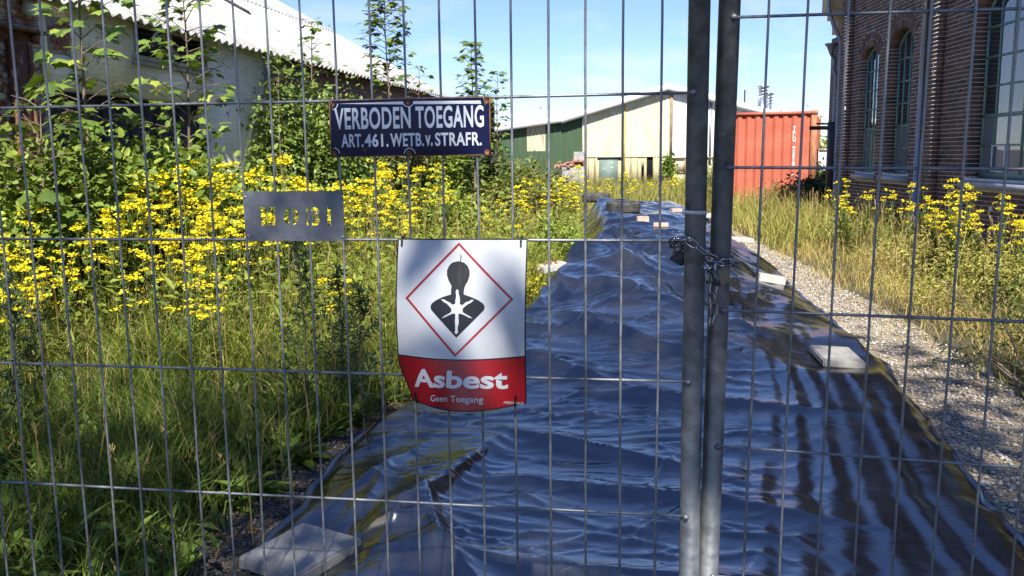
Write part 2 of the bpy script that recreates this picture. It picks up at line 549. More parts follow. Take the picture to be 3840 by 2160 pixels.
def tarp_h(x, y):
    L, Rr = left_edge(y), right_edge(y)
    dl, dr = x - L, Rr - x
    far = sstep((y - 9.5) / 3)
    nr = 1 - sstep((y - 4.6) / 1.8)
    pl = (1 - nr) * sstep(dl / (0.34 + 0.06 * far)) + nr * sstep(dl / 0.13)
    near = 1 - sstep((y - 5.6) / 1.8)
    pr = np.clip(dr / (1.30 - 0.75 * far), 0, 1)
    pr = (1 - near) * (0.65 * pr * (2 - pr) + 0.35 * sstep(pr)) + near * sstep(dr / 0.13)
    body = plat(y) * pl * pr
    inside = sstep(dl / 0.25) * sstep(dr / 0.35) * (1 - 0.85 * near * (1 - sstep((dr - 0.5) / 0.7)))
    h = body
    h += inside * 0.075 * perlin(x * 1.05, y * 0.75, 11) * (0.3 + 1.0 * sstep((y - 4.5) / 3))
    h += inside * 0.030 * perlin(x * 2.2, y * 1.7, 12) * (0.2 + 1.0 * sstep((y - 5.0) / 3))
    # creases pulled across the heap: straight flanks meeting in sharp ridges
    wx = x + 0.30 * perlin(x * 1.1, y * 0.9, 13)
    wy = y + 0.26 * perlin(x * 0.9, y * 0.8, 14)
    mid = sstep((dr - 0.45) / 0.6) * sstep(dl / 0.4)
    lump = sstep((y - 5.3) / 1.6)
    def crease(u, v, seed, cap=0.55):
        return 1 - np.minimum(np.abs(perlin(u, v, seed)), cap) / cap
    def patchy(seed, lo=-0.1, f=0.7):
        return sstep((perlin(x * f, y * f, seed) - lo) / 0.5)
    h += 0.028 * mid * crease(wx * 0.55 + wy * 0.25, (wy + 0.35 * wx) * 1.3, 20) * (0.35 + 0.75 * lump)
    h += 0.0060 * mid * crease(wx * 0.6, (wy + 0.30 * wx) * 3.6, 21) * (0.3 + 0.7 * patchy(31))
    h += 0.0036 * mid * crease(wx * 1.0, (wy + 0.22 * wx) * 8.0, 22) * (0.12 + 0.88 * patchy(32, 0.0))
    h += 0.0019 * mid * crease(wx * 1.6, (wy + 0.18 * wx) * 15.0, 23) * (0.15 + 0.85 * patchy(33, 0.0, 1.1))
    h += 0.0008 * mid * crease(wx * 2.6, (wy + 0.25 * wx) * 27.0, 24) * (0.2 + 0.8 * patchy(34, 0.0, 1.6))
    # crumpled facets over the lumpy middle
    h += 0.060 * mid * lump * crease((wx + 0.7 * wy) * 0.75, (wx - 0.6 * wy) * 1.5, 41) * (1 - 0.75 * far)
    h += 0.042 * mid * lump * crease((wx - 0.8 * wy) * 1.2, (wx + 0.5 * wy) * 2.3, 42) * (0.4 + 0.6 * patchy(43)) * (1 - 0.6 * far)
    h += 0.016 * mid * lump * crease((wx + 0.2 * wy) * 3.2, (wy - 0.4 * wx) * 4.4, 44) * patchy(45)
    # taut folds running down the right-hand slope towards the viewer
    tl = sstep((6.1 - y) / 1.2) * (1 - sstep((dr - 0.95) / 0.35)) * sstep(dr / 0.12)
    ph = (dr * (1.0 + 0.22 * (y - 3.5) / 2.5)) * 1.0
    h += 0.0046 * tl * np.sin(ph * 40 + 1.6 * perlin(x * 2, y * 0.5, 51)) * (0.7 + 0.5 * perlin(dr * 5, y * 0.3, 52))
    h += 0.003 * sstep(dr / 0.1) * (1 - sstep((dr - 0.8) / 0.4)) * perlin(dr * 13, y * 0.9, 53)
    tl2 = sstep((y - 6.1) / 0.6) * (1 - sstep((dr - 0.9) / 0.4)) * sstep(dr / 0.1)
    h += 0.022 * tl2 * perlin(dr * 4.5 + y * 0.9, y * 0.9, 54)
    for a, b, hh, w0, w1 in FOLDS:
        t, d, side = seg_d(x, y, a, b)
        w = np.where(side > 0, w0, w1)
        h += hh * np.exp(-(d / w) ** 1.15) * np.interp(t, [-0.15, 0.15, 0.6, 1.15], [0.3, 1.0, 0.8, 0.0]) * np.clip(dl / 0.12, 0, 1)
    # scrunched border
    h += 0.035 * np.exp(-(dr / 0.10) ** 2) * np.clip(perlin(y * 3.3, x * 2, 61) + 0.15, 0, 1) * sstep(dr / 0.03)
    h += 0.05 * np.exp(-(dl / 0.12) ** 2) * np.clip(perlin(y * 2.9, x * 2, 62) + 0.2, 0, 1) * sstep(dl / 0.03) * sstep((y - 5.5) / 1)
    for px_, py_, pr_, pz_ in PRESS:      # flat where a slab lies
        k = np.exp(-(np.hypot(x - px_, y - py_) / pr_) ** 4)
        h = h * (1 - k) + pz_ * k
    return np.maximum(h, 0.0) + 0.012
PRESS = [(-0.775, 3.09, 0.27, 0.012), (2.18, 5.79, 0.42, 0.085), (2.70, 9.1, 0.2, 0.13)]
NU, NV = 300, 640
yy = 1.25 * (21.2 / 1.25) ** np.linspace(0, 1, NV)
uu = np.linspace(0, 1, NU)
uu = uu + 0.05 * np.sin(2 * np.pi * uu) / (2 * np.pi) * -1
TY = np.repeat(yy[:, None], NU, 1)
TX = left_edge(yy)[:, None] + uu[None, :] * (right_edge(yy) - left_edge(yy))[:, None]
TZ = tarp_h(TX, TY)
# crisp pinched folds: short straight ridges with flat flanks, one side steeper
r_f = np.random.default_rng(14)
for k in range(850):
    cy_f = 2.0 * (12.5 / 2.0) ** r_f.random()
    a_, b_ = float(left_edge(np.array([cy_f]))[0]), float(right_edge(np.array([cy_f]))[0])
    cx_f = a_ + 0.15 + (b_ - a_ - (1.15 if cy_f < 6 else 0.6)) * r_f.random()
    sc_ = 0.55 + 0.10 * cy_f
    lf = (r_f.uniform(0.25, 0.8) if k < 330 else r_f.uniform(0.14, 0.42)) * sc_ * (1.8 if r_f.random() < 0.10 else 1.0)
    an = r_f.normal(-0.16, 0.30) if r_f.random() < (0.85 if cy_f < 5.5 else 0.5) else r_f.uniform(-1.5, 1.5)
    hf = (2.0 if k < 330 else 1.1) * r_f.uniform(0.003, 0.0105) * sc_ * (0.5 + 0.6 * min(lf, 0.8))
    w0, w1 = r_f.uniform(0.010, 0.022) * sc_, (r_f.uniform(0.03, 0.09) if k < 330 else r_f.uniform(0.014, 0.035)) * sc_
    if r_f.random() < 0.3:
        w0, w1 = w1, w0
    i0, i1 = np.searchsorted(yy, cy_f - lf / 2 - 0.12), np.searchsorted(yy, cy_f + lf / 2 + 0.12)
    dx_, dy_ = TX[i0:i1] - cx_f, TY[i0:i1] - cy_f
    bend = r_f.normal(0, 0.12)
    t_ = (dx_ * math.cos(an) + dy_ * math.sin(an)) / (lf / 2)
    d_ = -dx_ * math.sin(an) + dy_ * math.cos(an) - bend * lf * t_ * t_
    prof_ = np.clip(1 - np.where(d_ > 0, d_ / w0, -d_ / w1), 0, 1)
    TZ[i0:i1] += hf * prof_ * np.clip(1 - np.abs(t_), 0, 1) ** 0.7
TY2 = TY + 0.10 * sstep((TY - 20.5) / 0.7) * perlin(TX * 2.2, TX * 0, 63)
def tarp_mat():
    m, nt, b = new_mat('black_sheeting')
    tc = nd(nt, 'ShaderNodeTexCoord')
    mp = nd(nt, 'ShaderNodeMapping')
    mp.inputs['Scale'].default_value = (5.0, 22.0, 5.0)
    mp.inputs['Rotation'].default_value = (0, 0, 0.2)
    nt.links.new(tc.outputs['Object'], mp.inputs['Vector'])
    n1 = nd(nt, 'ShaderNodeTexNoise', Scale=1.0, Detail=1, Roughness=0.4, Distortion=0.8)
    nt.links.new(mp.outputs['Vector'], n1.inputs['Vector'])
    n2 = nd(nt, 'ShaderNodeTexNoise', Scale=26.0, Detail=3, Roughness=0.5)
    nt.links.new(tc.outputs['Object'], n2.inputs['Vector'])
    n3 = nd(nt, 'ShaderNodeTexNoise', Scale=2.2, Detail=6, Roughness=0.65)
    nt.links.new(tc.outputs['Object'], n3.inputs['Vector'])
    b.inputs['Base Color'].default_value = (0.010, 0.011, 0.014, 1)
    dust = ramp(nt, ((0.45, (0.007, 0.008, 0.010)), (0.75, (0.028, 0.027, 0.027))))
    nt.links.new(n3.outputs['Fac'], dust.inputs['Fac'])
    nt.links.new(dust.outputs['Color'], b.inputs['Base Color'])
    rr = ramp(nt, ((0.35, (0.16,) * 3), (0.75, (0.26,) * 3)))
    nt.links.new(n3.outputs['Fac'], rr.inputs['Fac'])
    nt.links.new(rr.outputs['Color'], b.inputs['Roughness'])
    b.inputs['IOR'].default_value = 2.5
    # sharp hair-line creases: the zero lines of two stretched noises
    def ridge(src, gain):
        s_ = nd(nt, 'ShaderNodeMath', operation='SUBTRACT')
        s_.inputs[1].default_value = 0.5
        nt.links.new(src, s_.inputs[0])
        a_ = nd(nt, 'ShaderNodeMath', operation='ABSOLUTE')
        nt.links.new(s_.outputs[0], a_.inputs[0])
        m_ = nd(nt, 'ShaderNodeMath', operation='MULTIPLY')
        m_.inputs[1].default_value = -gain
        nt.links.new(a_.outputs[0], m_.inputs[0])
        x_ = nd(nt, 'ShaderNodeMath', operation='MAXIMUM')
        x_.inputs[1].default_value = -0.6
        nt.links.new(m_.outputs[0], x_.inputs[0])
        return x_.outputs[0]
    mp2 = nd(nt, 'ShaderNodeMapping')
    mp2.inputs['Scale'].default_value = (3.0, 8.0, 3.0)
    mp2.inputs['Rotation'].default_value = (0, 0, -0.45)
    nt.links.new(tc.outputs['Object'], mp2.inputs['Vector'])
    n4 = nd(nt, 'ShaderNodeTexNoise', Scale=1.0, Detail=2, Roughness=0.4, Distortion=0.5)
    nt.links.new(mp2.outputs['Vector'], n4.inputs['Vector'])
    b0 = nd(nt, 'ShaderNodeBump', Strength=0.10, Distance=0.010)
    nt.links.new(ridge(n4.outputs['Fac'], 5.0), b0.inputs['Height'])
    b1 = nd(nt, 'ShaderNodeBump', Strength=0.035, Distance=0.006)
    nt.links.new(ridge(n1.outputs['Fac'], 5.0), b1.inputs['Height'])
    nt.links.new(b0.outputs['Normal'], b1.inputs['Normal'])
    b2 = nd(nt, 'ShaderNodeBump', Strength=0.04, Distance=0.006)
    nt.links.new(n2.outputs['Fac'], b2.inputs['Height'])
    nt.links.new(b1.outputs['Normal'], b2.inputs['Normal'])
    nt.links.new(b2.outputs['Normal'], b.inputs['Normal'])
    return m
M['sheeting'] = tarp_mat()
# hem: the border is rolled over to a thick dark lip that drops to the ground
hem = 0.012 + 0.012 * (0.5 + 0.5 * perlin(yy * 5.0, yy * 0, 64))
TZ[:, 1] += hem
TZ[:, -2] += hem
TZ[:, 2] += hem * 0.8
TZ[:, -3] += hem * 0.8
TX[:, 0] = TX[:, 1] - 0.012
TX[:, -1] = TX[:, -2] + 0.012
TZ[:, 0] = 0.001
TZ[:, -1] = 0.001
g = MB()
g.grid(np.stack([TX, TY2, TZ], -1).reshape(-1, 3), NU, NV)
o = g.build('plastic_sheeting', M['sheeting'], smooth=True)
tag(o, 'glossy black plastic sheeting spread crumpled over a long low heap', 'tarpaulin')

def tarp_z(x, y, r=0.0):
    if r:
        a = np.linspace(0, 6.28, 9)[:-1]
        return float(np.max(tarp_h(x + r * np.cos(a), y + r * np.sin(a))))
    return float(tarp_h(np.array([x]), np.array([y]))[0])

# ------------------------------------------------------------------ slabs, bricks and tyres that weigh the sheeting down
M['concrete'] = surf('concrete', (0.21, 0.203, 0.185), (0.30, 0.292, 0.27), scale=14, rough=0.9, bump=0.35, bscale=110, bdist=0.004, stain=(0.14, 0.135, 0.12), stain_amt=0.6, sscale=5)
M['concrete_pale'] = surf('pale_concrete', (0.20, 0.19, 0.168), (0.29, 0.278, 0.252), scale=14, rough=0.9, bump=0.35, bscale=110, bdist=0.004, stain=(0.24, 0.22, 0.18), stain_amt=0.6, sscale=6)
M['white_stone'] = surf('limed_stone', (0.30, 0.285, 0.25), (0.44, 0.425, 0.385), scale=18, rough=0.9, bump=0.4, bscale=90, bdist=0.006, stain=(0.38, 0.34, 0.28), stain_amt=0.6, sscale=8)
M['pink_brick'] = surf('faded_brick', (0.34, 0.22, 0.17), (0.47, 0.37, 0.31), scale=18, rough=0.9, bump=0.4, bscale=90, bdist=0.006)
def slab(name, x, y, z, w, d, h, rz, mat, label, cat, tilt=(0, 0), bev=0.008, chip=0.004, group=None):
    bm = bmesh.new()
    bmesh.ops.create_cube(bm, size=1)
    for v in bm.verts:
        v.co.x *= w
        v.co.y *= d
        v.co.z = (v.co.z + 0.5) * h
    bmesh.ops.bevel(bm, geom=bm.edges[:], offset=bev, segments=2, affect='EDGES')
    for v in bm.verts:
        v.co += Vector((float(perlin(v.co.x * 31 + x, v.co.y * 27 + v.co.z * 9, 71)), float(perlin(v.co.y * 31 + y, v.co.x * 27, 72)), 0)) * chip
    me = bpy.data.meshes.new(name)
    bm.to_mesh(me)
    bm.free()
    for p in me.polygons:
        p.use_smooth = False
    me.materials.append(mat)
    o = obj(name, me)
    o.matrix_world = Matrix.Translation((x, y, z)) @ Matrix.Rotation(tilt[0], 4, 'X') @ Matrix.Rotation(tilt[1], 4, 'Y') @ Matrix.Rotation(rz, 4, 'Z')
    return tag(o, label, cat, group)
slab('concrete_slab', -0.79, 3.075, tarp_z(-0.79, 3.075, 0.12), 0.305, 0.335, 0.05, R(-31.6), M['concrete'], 'square grey concrete slab holding down the lower left corner of the sheeting', 'slab', tilt=(R(1), R(-1)), chip=0.0015)
slab('concrete_slab', 2.18, 5.79, tarp_z(2.18, 5.79, 0.12) + 0.005, 0.27, 0.42, 0.05, R(-6), M['concrete_pale'], 'weathered grey concrete slab on the right slope, taut folds running below it', 'slab', tilt=(R(2), R(3)))
slab('stone_block', 2.70, 9.1, tarp_z(2.70, 9.1, 0.1), 0.28, 0.14, 0.085, R(-2), M['white_stone'], 'white limed block on the right edge of the sheeting beyond the grey slab', 'block', tilt=(0, R(10)))
slab('stone_block', 3.12, 11.95, tarp_z(3.12, 11.95, 0.1), 0.32, 0.16, 0.07, R(8), M['white_stone'], 'pale block lying flat on the sheeting, seen just right of the twin poles', 'block', tilt=(0, R(5)))
slab('stone_block', 3.32, 14.9, tarp_z(3.32, 14.9, 0.1), 0.30, 0.14, 0.08, R(-5), M['white_stone'], 'small pale block seen just left of the gate pole cable tie', 'block')
slab('paving_brick', 2.12, 14.2, tarp_z(2.12, 14.2, 0.08) - 0.005, 0.19, 0.10, 0.10, R(6), M['pink_brick'], 'pinkish brick on the sheeting in front of the ribbed tyre', 'brick', bev=0.005)
slab('paving_brick', 2.23, 13.1, tarp_z(2.23, 13.1, 0.08) - 0.005, 0.22, 0.10, 0.06, R(-8), M['pink_brick'], 'flat pinkish brick on the sheeting, lower of two in front of tyres', 'brick', bev=0.005)
slab('stone_block', 0.40, 8.65, tarp_z(0.40, 8.65, 0.08) - 0.01, 0.26, 0.18, 0.07, R(24), M['white_stone'], 'cream stone with dry leaves on the left edge of the sheeting', 'block', tilt=(R(4), R(-8)))
ls = bpy.context.scene.objects['stone_block.003'] if 'stone_block.003' in bpy.context.scene.objects else None
LEAF_STONE = ls
slab('stone_block', 0.98, 12.2, tarp_z(0.98, 12.2, 0.08), 0.18, 0.12, 0.06, R(-20), M['white_stone'], 'small white stone at the left edge of the sheeting behind the crest', 'block')
slab('stone_block', 3.05, 16.3, tarp_z(3.05, 16.3, 0.08), 0.20, 0.12, 0.07, R(15), M['pink_brick'], 'small pinkish stone right of the ribbed tyre by the dry grass', 'block')

M['tyre'] = surf('tyre_rubber', (0.030, 0.029, 0.028), (0.075, 0.072, 0.068), scale=7, rough=0.8, spec=0.3, bump=0.2, bscale=60, bdist=0.003, stain=(0.14, 0.125, 0.105), stain_amt=0.55, sscale=4)
def tyre(x, y, z, ro, ri, h, label, ribs, tilt=(0, 0)):
    t = empty('car_tyre', loc=(x, y, z))
    t.matrix_world = t.matrix_world @ Matrix.Rotation(tilt[0], 4, 'X') @ Matrix.Rotation(tilt[1], 4, 'Y')
    hh = h / 2
    prof = [(ri, 0.02), (ri + 0.02, 0.005), (ro * 0.86, 0.0), (ro * 0.955, 0.018), (ro * 0.985, 0.04)]
    zs = np.linspace(0.045, h - 0.045, 40)
    for zz in zs:
        gv = 0.0
        if ribs:
            ph = ((zz - 0.045) / (h - 0.09) * 5) % 1.0
            gv = 0.011 if ph > 0.80 else 0.0
        prof.append((ro - 0.006 * ((zz - hh) / hh) ** 4 - gv, zz))
    prof += [(ro * 0.985, h - 0.04), (ro * 0.955, h - 0.018), (ro * 0.86, h), (ri + 0.02, h - 0.005), (ri, h - 0.02)]
    b = MB().lathe(prof, seg=56)
    b.build('tread', M['tyre'], t, smooth=not ribs)
    inner = [(ri, h - 0.02), (ri + 0.05, h * 0.75), (ro - 0.03, h * 0.6), (ro - 0.03, h * 0.4), (ri + 0.05, h * 0.25), (ri, 0.02)]
    MB().lathe(inner, seg=56).build('inner_lining', M['tyre'], t, smooth=True)
    return tag(t, label, 'tyre')
tyre(2.06, 16.2, tarp_z(2.06, 16.2, 0.28) - 0.015, 0.315, 0.19, 0.205, 'dark ribbed car tyre lying flat on the far sheeting, nearer of two', True, (R(1.5), R(1)))
tyre(1.92, 19.95, tarp_z(1.92, 19.95, 0.28) - 0.02, 0.315, 0.19, 0.20, 'dull smooth car tyre lying flat at the far end of the sheeting', False, (R(-1), R(-1.5)))

# ------------------------------------------------------------------ brick works building on the right
def brick_texture(name, c1, c2, mortar, bw=0.22, bh=0.062, swap='XZ'):
    """flat brickwork for walls too far or too hidden to pick bricks apart"""
    m, nt, b = new_mat(name)
    tc = nd(nt, 'ShaderNodeTexCoord')
    sx = nd(nt, 'ShaderNodeSeparateXYZ')
    cx = nd(nt, 'ShaderNodeCombineXYZ')
    nt.links.new(tc.outputs['Object'], sx.inputs[0])
    nt.links.new(sx.outputs[swap[0]], cx.inputs[0])
    nt.links.new(sx.outputs[swap[1]], cx.inputs[1])
    br = nd(nt, 'ShaderNodeTexBrick')
    br.inputs['Color1'].default_value = tuple(c1) + (1,)
    br.inputs['Color2'].default_value = tuple(c2) + (1,)
    br.inputs['Mortar'].default_value = tuple(mortar) + (1,)
    br.inputs['Scale'].default_value = 1.0
    br.inputs['Brick Width'].default_value = bw
    br.inputs['Row Height'].default_value = bh
    br.inputs['Mortar Size'].default_value = 0.005
    nt.links.new(cx.outputs[0], br.inputs['Vector'])
    nt.links.new(br.outputs['Color'], b.inputs['Base Color'])
    bp = nd(nt, 'ShaderNodeBump', Strength=0.6, Distance=0.006)
    bp.invert = True
    nt.links.new(br.outputs['Fac'], bp.inputs['Height'])
    nt.links.new(bp.outputs['Normal'], b.inputs['Normal'])
    b.inputs['Roughness'].default_value = 0.85
    return m
M['brick'] = surf('dark_brick', (0.72, 0.72, 0.72), (1.15, 1.12, 1.1), scale=22, rough=0.8, spec=0.3, bump=0.4, bscale=90, bdist=0.003, tint=True, stain=(0.30, 0.27, 0.26), stain_amt=0.35, sscale=1.6)
M['mortar'] = surf('mortar', (0.50, 0.48, 0.44), (0.64, 0.62, 0.57), scale=9, rough=0.95, bump=0.3, bscale=140, bdist=0.002)
M['brickwork_flat'] = brick_texture('plain_brickwork', (0.085, 0.042, 0.036), (0.14, 0.065, 0.05), (0.32, 0.30, 0.27))
M['green_paint'] = surf('green_window_paint', (0.12, 0.225, 0.18), (0.17, 0.28, 0.23), scale=12, rough=0.5, spec=0.4)
M['white_paint'] = surf('white_paint', (0.62, 0.62, 0.60), (0.72, 0.72, 0.70), scale=12, rough=0.5)
M['sill'] = surf('grey_sill', (0.20, 0.215, 0.25), (0.28, 0.30, 0.34), scale=6, rough=0.45, bump=0.1)
M['zinc'] = surf('zinc_pipe', (0.21, 0.22, 0.25), (0.30, 0.31, 0.34), scale=7, rough=0.45, metal=0.45, rvar=0.1, stain=(0.36, 0.36, 0.36), stain_amt=0.4, sscale=12)
M['cream_wood'] = surf('cream_wood', (0.42, 0.31, 0.16), (0.58, 0.46, 0.27), scale=6, rough=0.7, stretch=(1, 1, 6))
M['dark_iron'] = surf('dark_iron', (0.02, 0.02, 0.022), (0.05, 0.05, 0.05), scale=20, rough=0.6)
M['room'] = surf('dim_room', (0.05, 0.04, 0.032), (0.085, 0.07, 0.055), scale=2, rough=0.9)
M['pillar'] = surf('beige_pillar', (0.40, 0.34, 0.24), (0.48, 0.41, 0.30), scale=4, rough=0.8)
def glass_mat(name, film=None, amt=0.0):
    m, nt, b = new_mat(name)
    nt.nodes.remove(b)
    fr = nd(nt, 'ShaderNodeFresnel', IOR=1.5)
    k = nd(nt, 'ShaderNodeMath', operation='MULTIPLY')
    k.inputs[1].default_value = 1.7
    k.use_clamp = True
    nt.links.new(fr.outputs[0], k.inputs[0])
    tr = nd(nt, 'ShaderNodeBsdfTransparent')
    tr.inputs[0].default_value = (0.8, 0.84, 0.83, 1)
    gl = nd(nt, 'ShaderNodeBsdfGlossy', Roughness=0.015)
    gl.inputs['Color'].default_value = (0.95, 0.97, 1.0, 1)
    tc = nd(nt, 'ShaderNodeTexCoord')
    no = nd(nt, 'ShaderNodeTexNoise', Scale=2.2, Detail=2)
    nt.links.new(tc.outputs['Object'], no.inputs['Vector'])
    bp = nd(nt, 'ShaderNodeBump', Strength=0.06, Distance=0.02)
    nt.links.new(no.outputs['Fac'], bp.inputs['Height'])
    nt.links.new(bp.outputs['Normal'], gl.inputs['Normal'])
    under = tr.outputs[0]
    if film is not None:
        df = nd(nt, 'ShaderNodeBsdfDiffuse')
        df.inputs[0].default_value = tuple(film) + (1,)
        mf = nd(nt, 'ShaderNodeMixShader')
        mf.inputs[0].default_value = amt
        nt.links.new(tr.outputs[0], mf.inputs[1])
        nt.links.new(df.outputs[0], mf.inputs[2])
        under = mf.outputs[0]
    ms = nd(nt, 'ShaderNodeMixShader')
    nt.links.new(k.outputs[0], ms.inputs[0])
    nt.links.new(under, ms.inputs[1])
    nt.links.new(gl.outputs[0], ms.inputs[2])
    nt.links.new(ms.outputs[0], nt.nodes['Material Output'].inputs['Surface'])
    return m
M['glass'] = glass_mat('window_glass', (0.10, 0.11, 0.13), 0.25)
M['glass_frosted'] = glass_mat('filmed_glass', (0.16, 0.17, 0.20), 0.93)

wv = Vector((0.047, 1, 0)).normalized()
nv = Vector((-wv.y, wv.x, 0))
BB = empty('brick_building', frame((6.443, 12.8, 0), wv, nv))
tag(BB, 'dark brown brick building with arched green steel windows on the right', 'building')
WH = 4.95                                   # wall height
OPEN = [  # centre, half width, sill, spring, rise, reveal depth, panes across, row height
    dict(c=3.80, a=0.46, s=1.10, p=3.17, r=0.21, d=0.12, nx=4, rows=(1.13, 1.52, 1.89, 2.25, 2.59, 2.95)),
    dict(c=2.35, a=0.52, s=1.10, p=3.28, r=0.24, d=0.18, nx=4, rows=(1.13, 1.53, 1.91, 2.29, 2.66, 3.04)),
    dict(c=-1.73, a=1.45, s=1.10, p=3.38, r=0.62, d=0.18, nx=8, rows=(1.13, 1.55, 1.95, 2.35, 2.74, 3.14, 3.54)),
]
for q in OPEN:
    q['R'] = (q['a'] ** 2 + q['r'] ** 2) / (2 * q['r'])
    q['zc'] = q['p'] + q['r'] - q['R']
    q['th'] = math.asin(q['a'] / q['R'])
RING = 0.27
def arch_z(q, w, extra=0.0):
    x = abs(w - q['c'])
    rr = q['R'] + extra
    return q['zc'] + math.sqrt(max(rr * rr - x * x, 0.0))
PIL = [(0.65, 0.98, 0.11), (4.75, 5.20, 0.09)]
W_MIN, W_MAX = -3.9, 5.2
ZC = 0.0
def blocked(z):
    out = []
    for q in OPEN:
        if q['s'] - 0.16 < z < q['p']:
            e = 0.06 if z < q['s'] else 0.0
            out.append((q['c'] - q['a'] - e, q['c'] + q['a'] + e))
        elif q['p'] <= z:
            rr = q['R'] + RING
            dz = z - q['zc']
            if dz < rr:
                xo = min(math.sqrt(rr * rr - dz * dz), dz * math.tan(q['th']))
                out.append((q['c'] - xo - 0.004, q['c'] + xo + 0.004))
    for a, b, d in PIL:
        out.append((a + 0.02, b - 0.02))
    return out
def cut(a, b, bl):
    iv = [(a, b)]
    for x0, x1 in bl:
        nx = []
        for p, q2 in iv:
            if x1 <= p or x0 >= q2:
                nx.append((p, q2))
            else:
                if x0 > p:
                    nx.append((p, x0 - 0.004))
                if x1 < q2:
                    nx.append((x1 + 0.004, q2))
        iv = nx
    return [(p, q2) for p, q2 in iv if q2 - p > 0.004]
def brick_tint(r):
    k = r.random()
    base = np.array([0.112, 0.066, 0.056]) * (1 - k) + np.array([0.188, 0.104, 0.084]) * k
    if r.random() < 0.12:
        base = np.array([0.19, 0.115, 0.085])
    if r.random() < 0.12:
        base = np.array([0.070, 0.054, 0.050])
    return base
HB, CH, JT = 0.052, 0.062, 0.010
proto_brick = {}
def proto(kind, k, r):
    if (kind, k) not in proto_brick:
        L = {'s': 0.21, 'h': 0.10}[kind]
        me = MB().box(-L / 2, L / 2, -0.03, 0, -HB / 2, HB / 2, col=brick_tint(r)).mesh('brick')
        me.materials.append(M['brick'])
        proto_brick[(kind, k)] = me
    return proto_brick[(kind, k)]
r_b = np.random.default_rng(21)
rest = MB()
singles = []
n_c = int(WH / CH)
for i in range(n_c):
    z = i * CH + CH / 2
    hdr = i % 2
    pitch = 0.11 if hdr else 0.22
    off = 0.055 if hdr else (0.0 if (i // 2) % 2 == 0 else 0.11)
    bl = blocked(z)
    edges = sorted({round(b, 3) for q in bl for b in q})
    a = W_MIN + off - 0.22
    row = []
    while a < W_MAX:
        b = a + pitch
        row += cut(max(a + JT / 2, W_MIN), min(b - JT / 2, W_MAX), bl)
        a = b
    # slivers beside an opening join the brick next to them
    merged = []
    for p, q2 in row:
        if q2 - p < 0.05 and merged and p - merged[-1][1] < 0.02:
            merged[-1] = (merged[-1][0], q2)
        elif merged and merged[-1][1] - merged[-1][0] < 0.05 and p - merged[-1][1] < 0.02:
            merged[-1] = (merged[-1][0], q2)
        else:
            merged.append((p, q2))
    if True:
        for p, q2 in merged:
            for e in edges:
                if 0 < p - e < 0.045:
                    p = e + 0.004
                if 0 < e - q2 < 0.045:
                    q2 = e - 0.004
            full = abs((q2 - p) - (pitch - JT)) < 0.002
            jamb = any(abs(p - e) < 0.02 or abs(q2 - e) < 0.02 for e in edges) and z < 3.6
            jit = float(r_b.normal(0, 0.0018))
            if full and not jamb and -0.28 < p and q2 < 0.67 and 0.70 < z < 3.3 and len(singles) < 300:
                singles.append(('h' if hdr else 's', (p + q2) / 2, z, jit))
            else:
                rest.box(p, q2, -0.19 if jamb else -0.03, jit, z - HB / 2, z + HB / 2, col=brick_tint(r_b))
# pilasters and the corner pier stand proud of the wall
for a, b, d in PIL:
    for i in range(n_c):
        z = i * CH + CH / 2
        if i % 2:
            m = (a + b) / 2
            parts = [(a, m - JT / 2), (m + JT / 2, b)]
        else:
            parts = [(a, a + 0.105), (a + 0.115, b - 0.115), (b - 0.105, b)]
        for p, q2 in parts:
            j = float(r_b.normal(0, 0.0018))
            rest.box(p + j, q2 + j, -0.02, d + j, z - HB / 2, z + HB / 2, col=brick_tint(r_b))
# voussoirs of the segmental arches, two rings of soldiers
for q in OPEN:
    for r0, r1 in ((q['R'], q['R'] + 0.13), (q['R'] + 0.138, q['R'] + RING)):
        n = max(8, int(round(2 * q['th'] * (r0 + r1) / 2 / 0.061)))
        for k in range(n):
            t0 = -q['th'] + 2 * q['th'] * k / n + 0.0045 / r0
            t1 = -q['th'] + 2 * q['th'] * (k + 1) / n - 0.0045 / r0
            V = []
            j = float(r_b.normal(0, 0.002))
            for dd in (-q['d'] - 0.01, j):
                for rr, tt in ((r0, t0), (r0, t1), (r1, t1), (r1, t0)):
                    V.append((q['c'] + rr * math.sin(tt), dd, q['zc'] + rr * math.cos(tt)))
            rest.add(V, quads=[(4, 5, 6, 7), (0, 1, 5, 4), (1, 2, 6, 5), (2, 3, 7, 6), (3, 0, 4, 7), (3, 2, 1, 0)], col=brick_tint(r_b))
# mortar backing with the window openings left free
fac = MB()
cuts = [-6.0, W_MIN, W_MAX]
for q in OPEN:
    cuts += list(np.linspace(q['c'] - q['a'], q['c'] + q['a'], 25))
cuts = sorted(set(np.round(cuts, 4)))
for a, b in zip(cuts[:-1], cuts[1:]):
    m = (a + b) / 2
    op = next((q for q in OPEN if abs(m - q['c']) < q['a']), None)
    dd = -0.005
    if op is None:
        fac.add([(a, dd, 0), (b, dd, 0), (b, dd, WH), (a, dd, WH)], quads=[(3, 2, 1, 0)])
    else:
        fac.add([(a, dd, 0), (b, dd, 0), (b, dd, op['s']), (a, dd, op['s'])], quads=[(3, 2, 1, 0)])
        za, zb = arch_z(op, a, 0.006), arch_z(op, b, 0.006)
        fac.add([(a, dd, za), (b, dd, zb), (b, dd, WH), (a, dd, WH)], quads=[(3, 2, 1, 0)])
        fac.add([(a, dd, za), (b, dd, zb), (b, -op['d'] - 0.02, zb), (a, -op['d'] - 0.02, za)], quads=[(0, 1, 2, 3)])
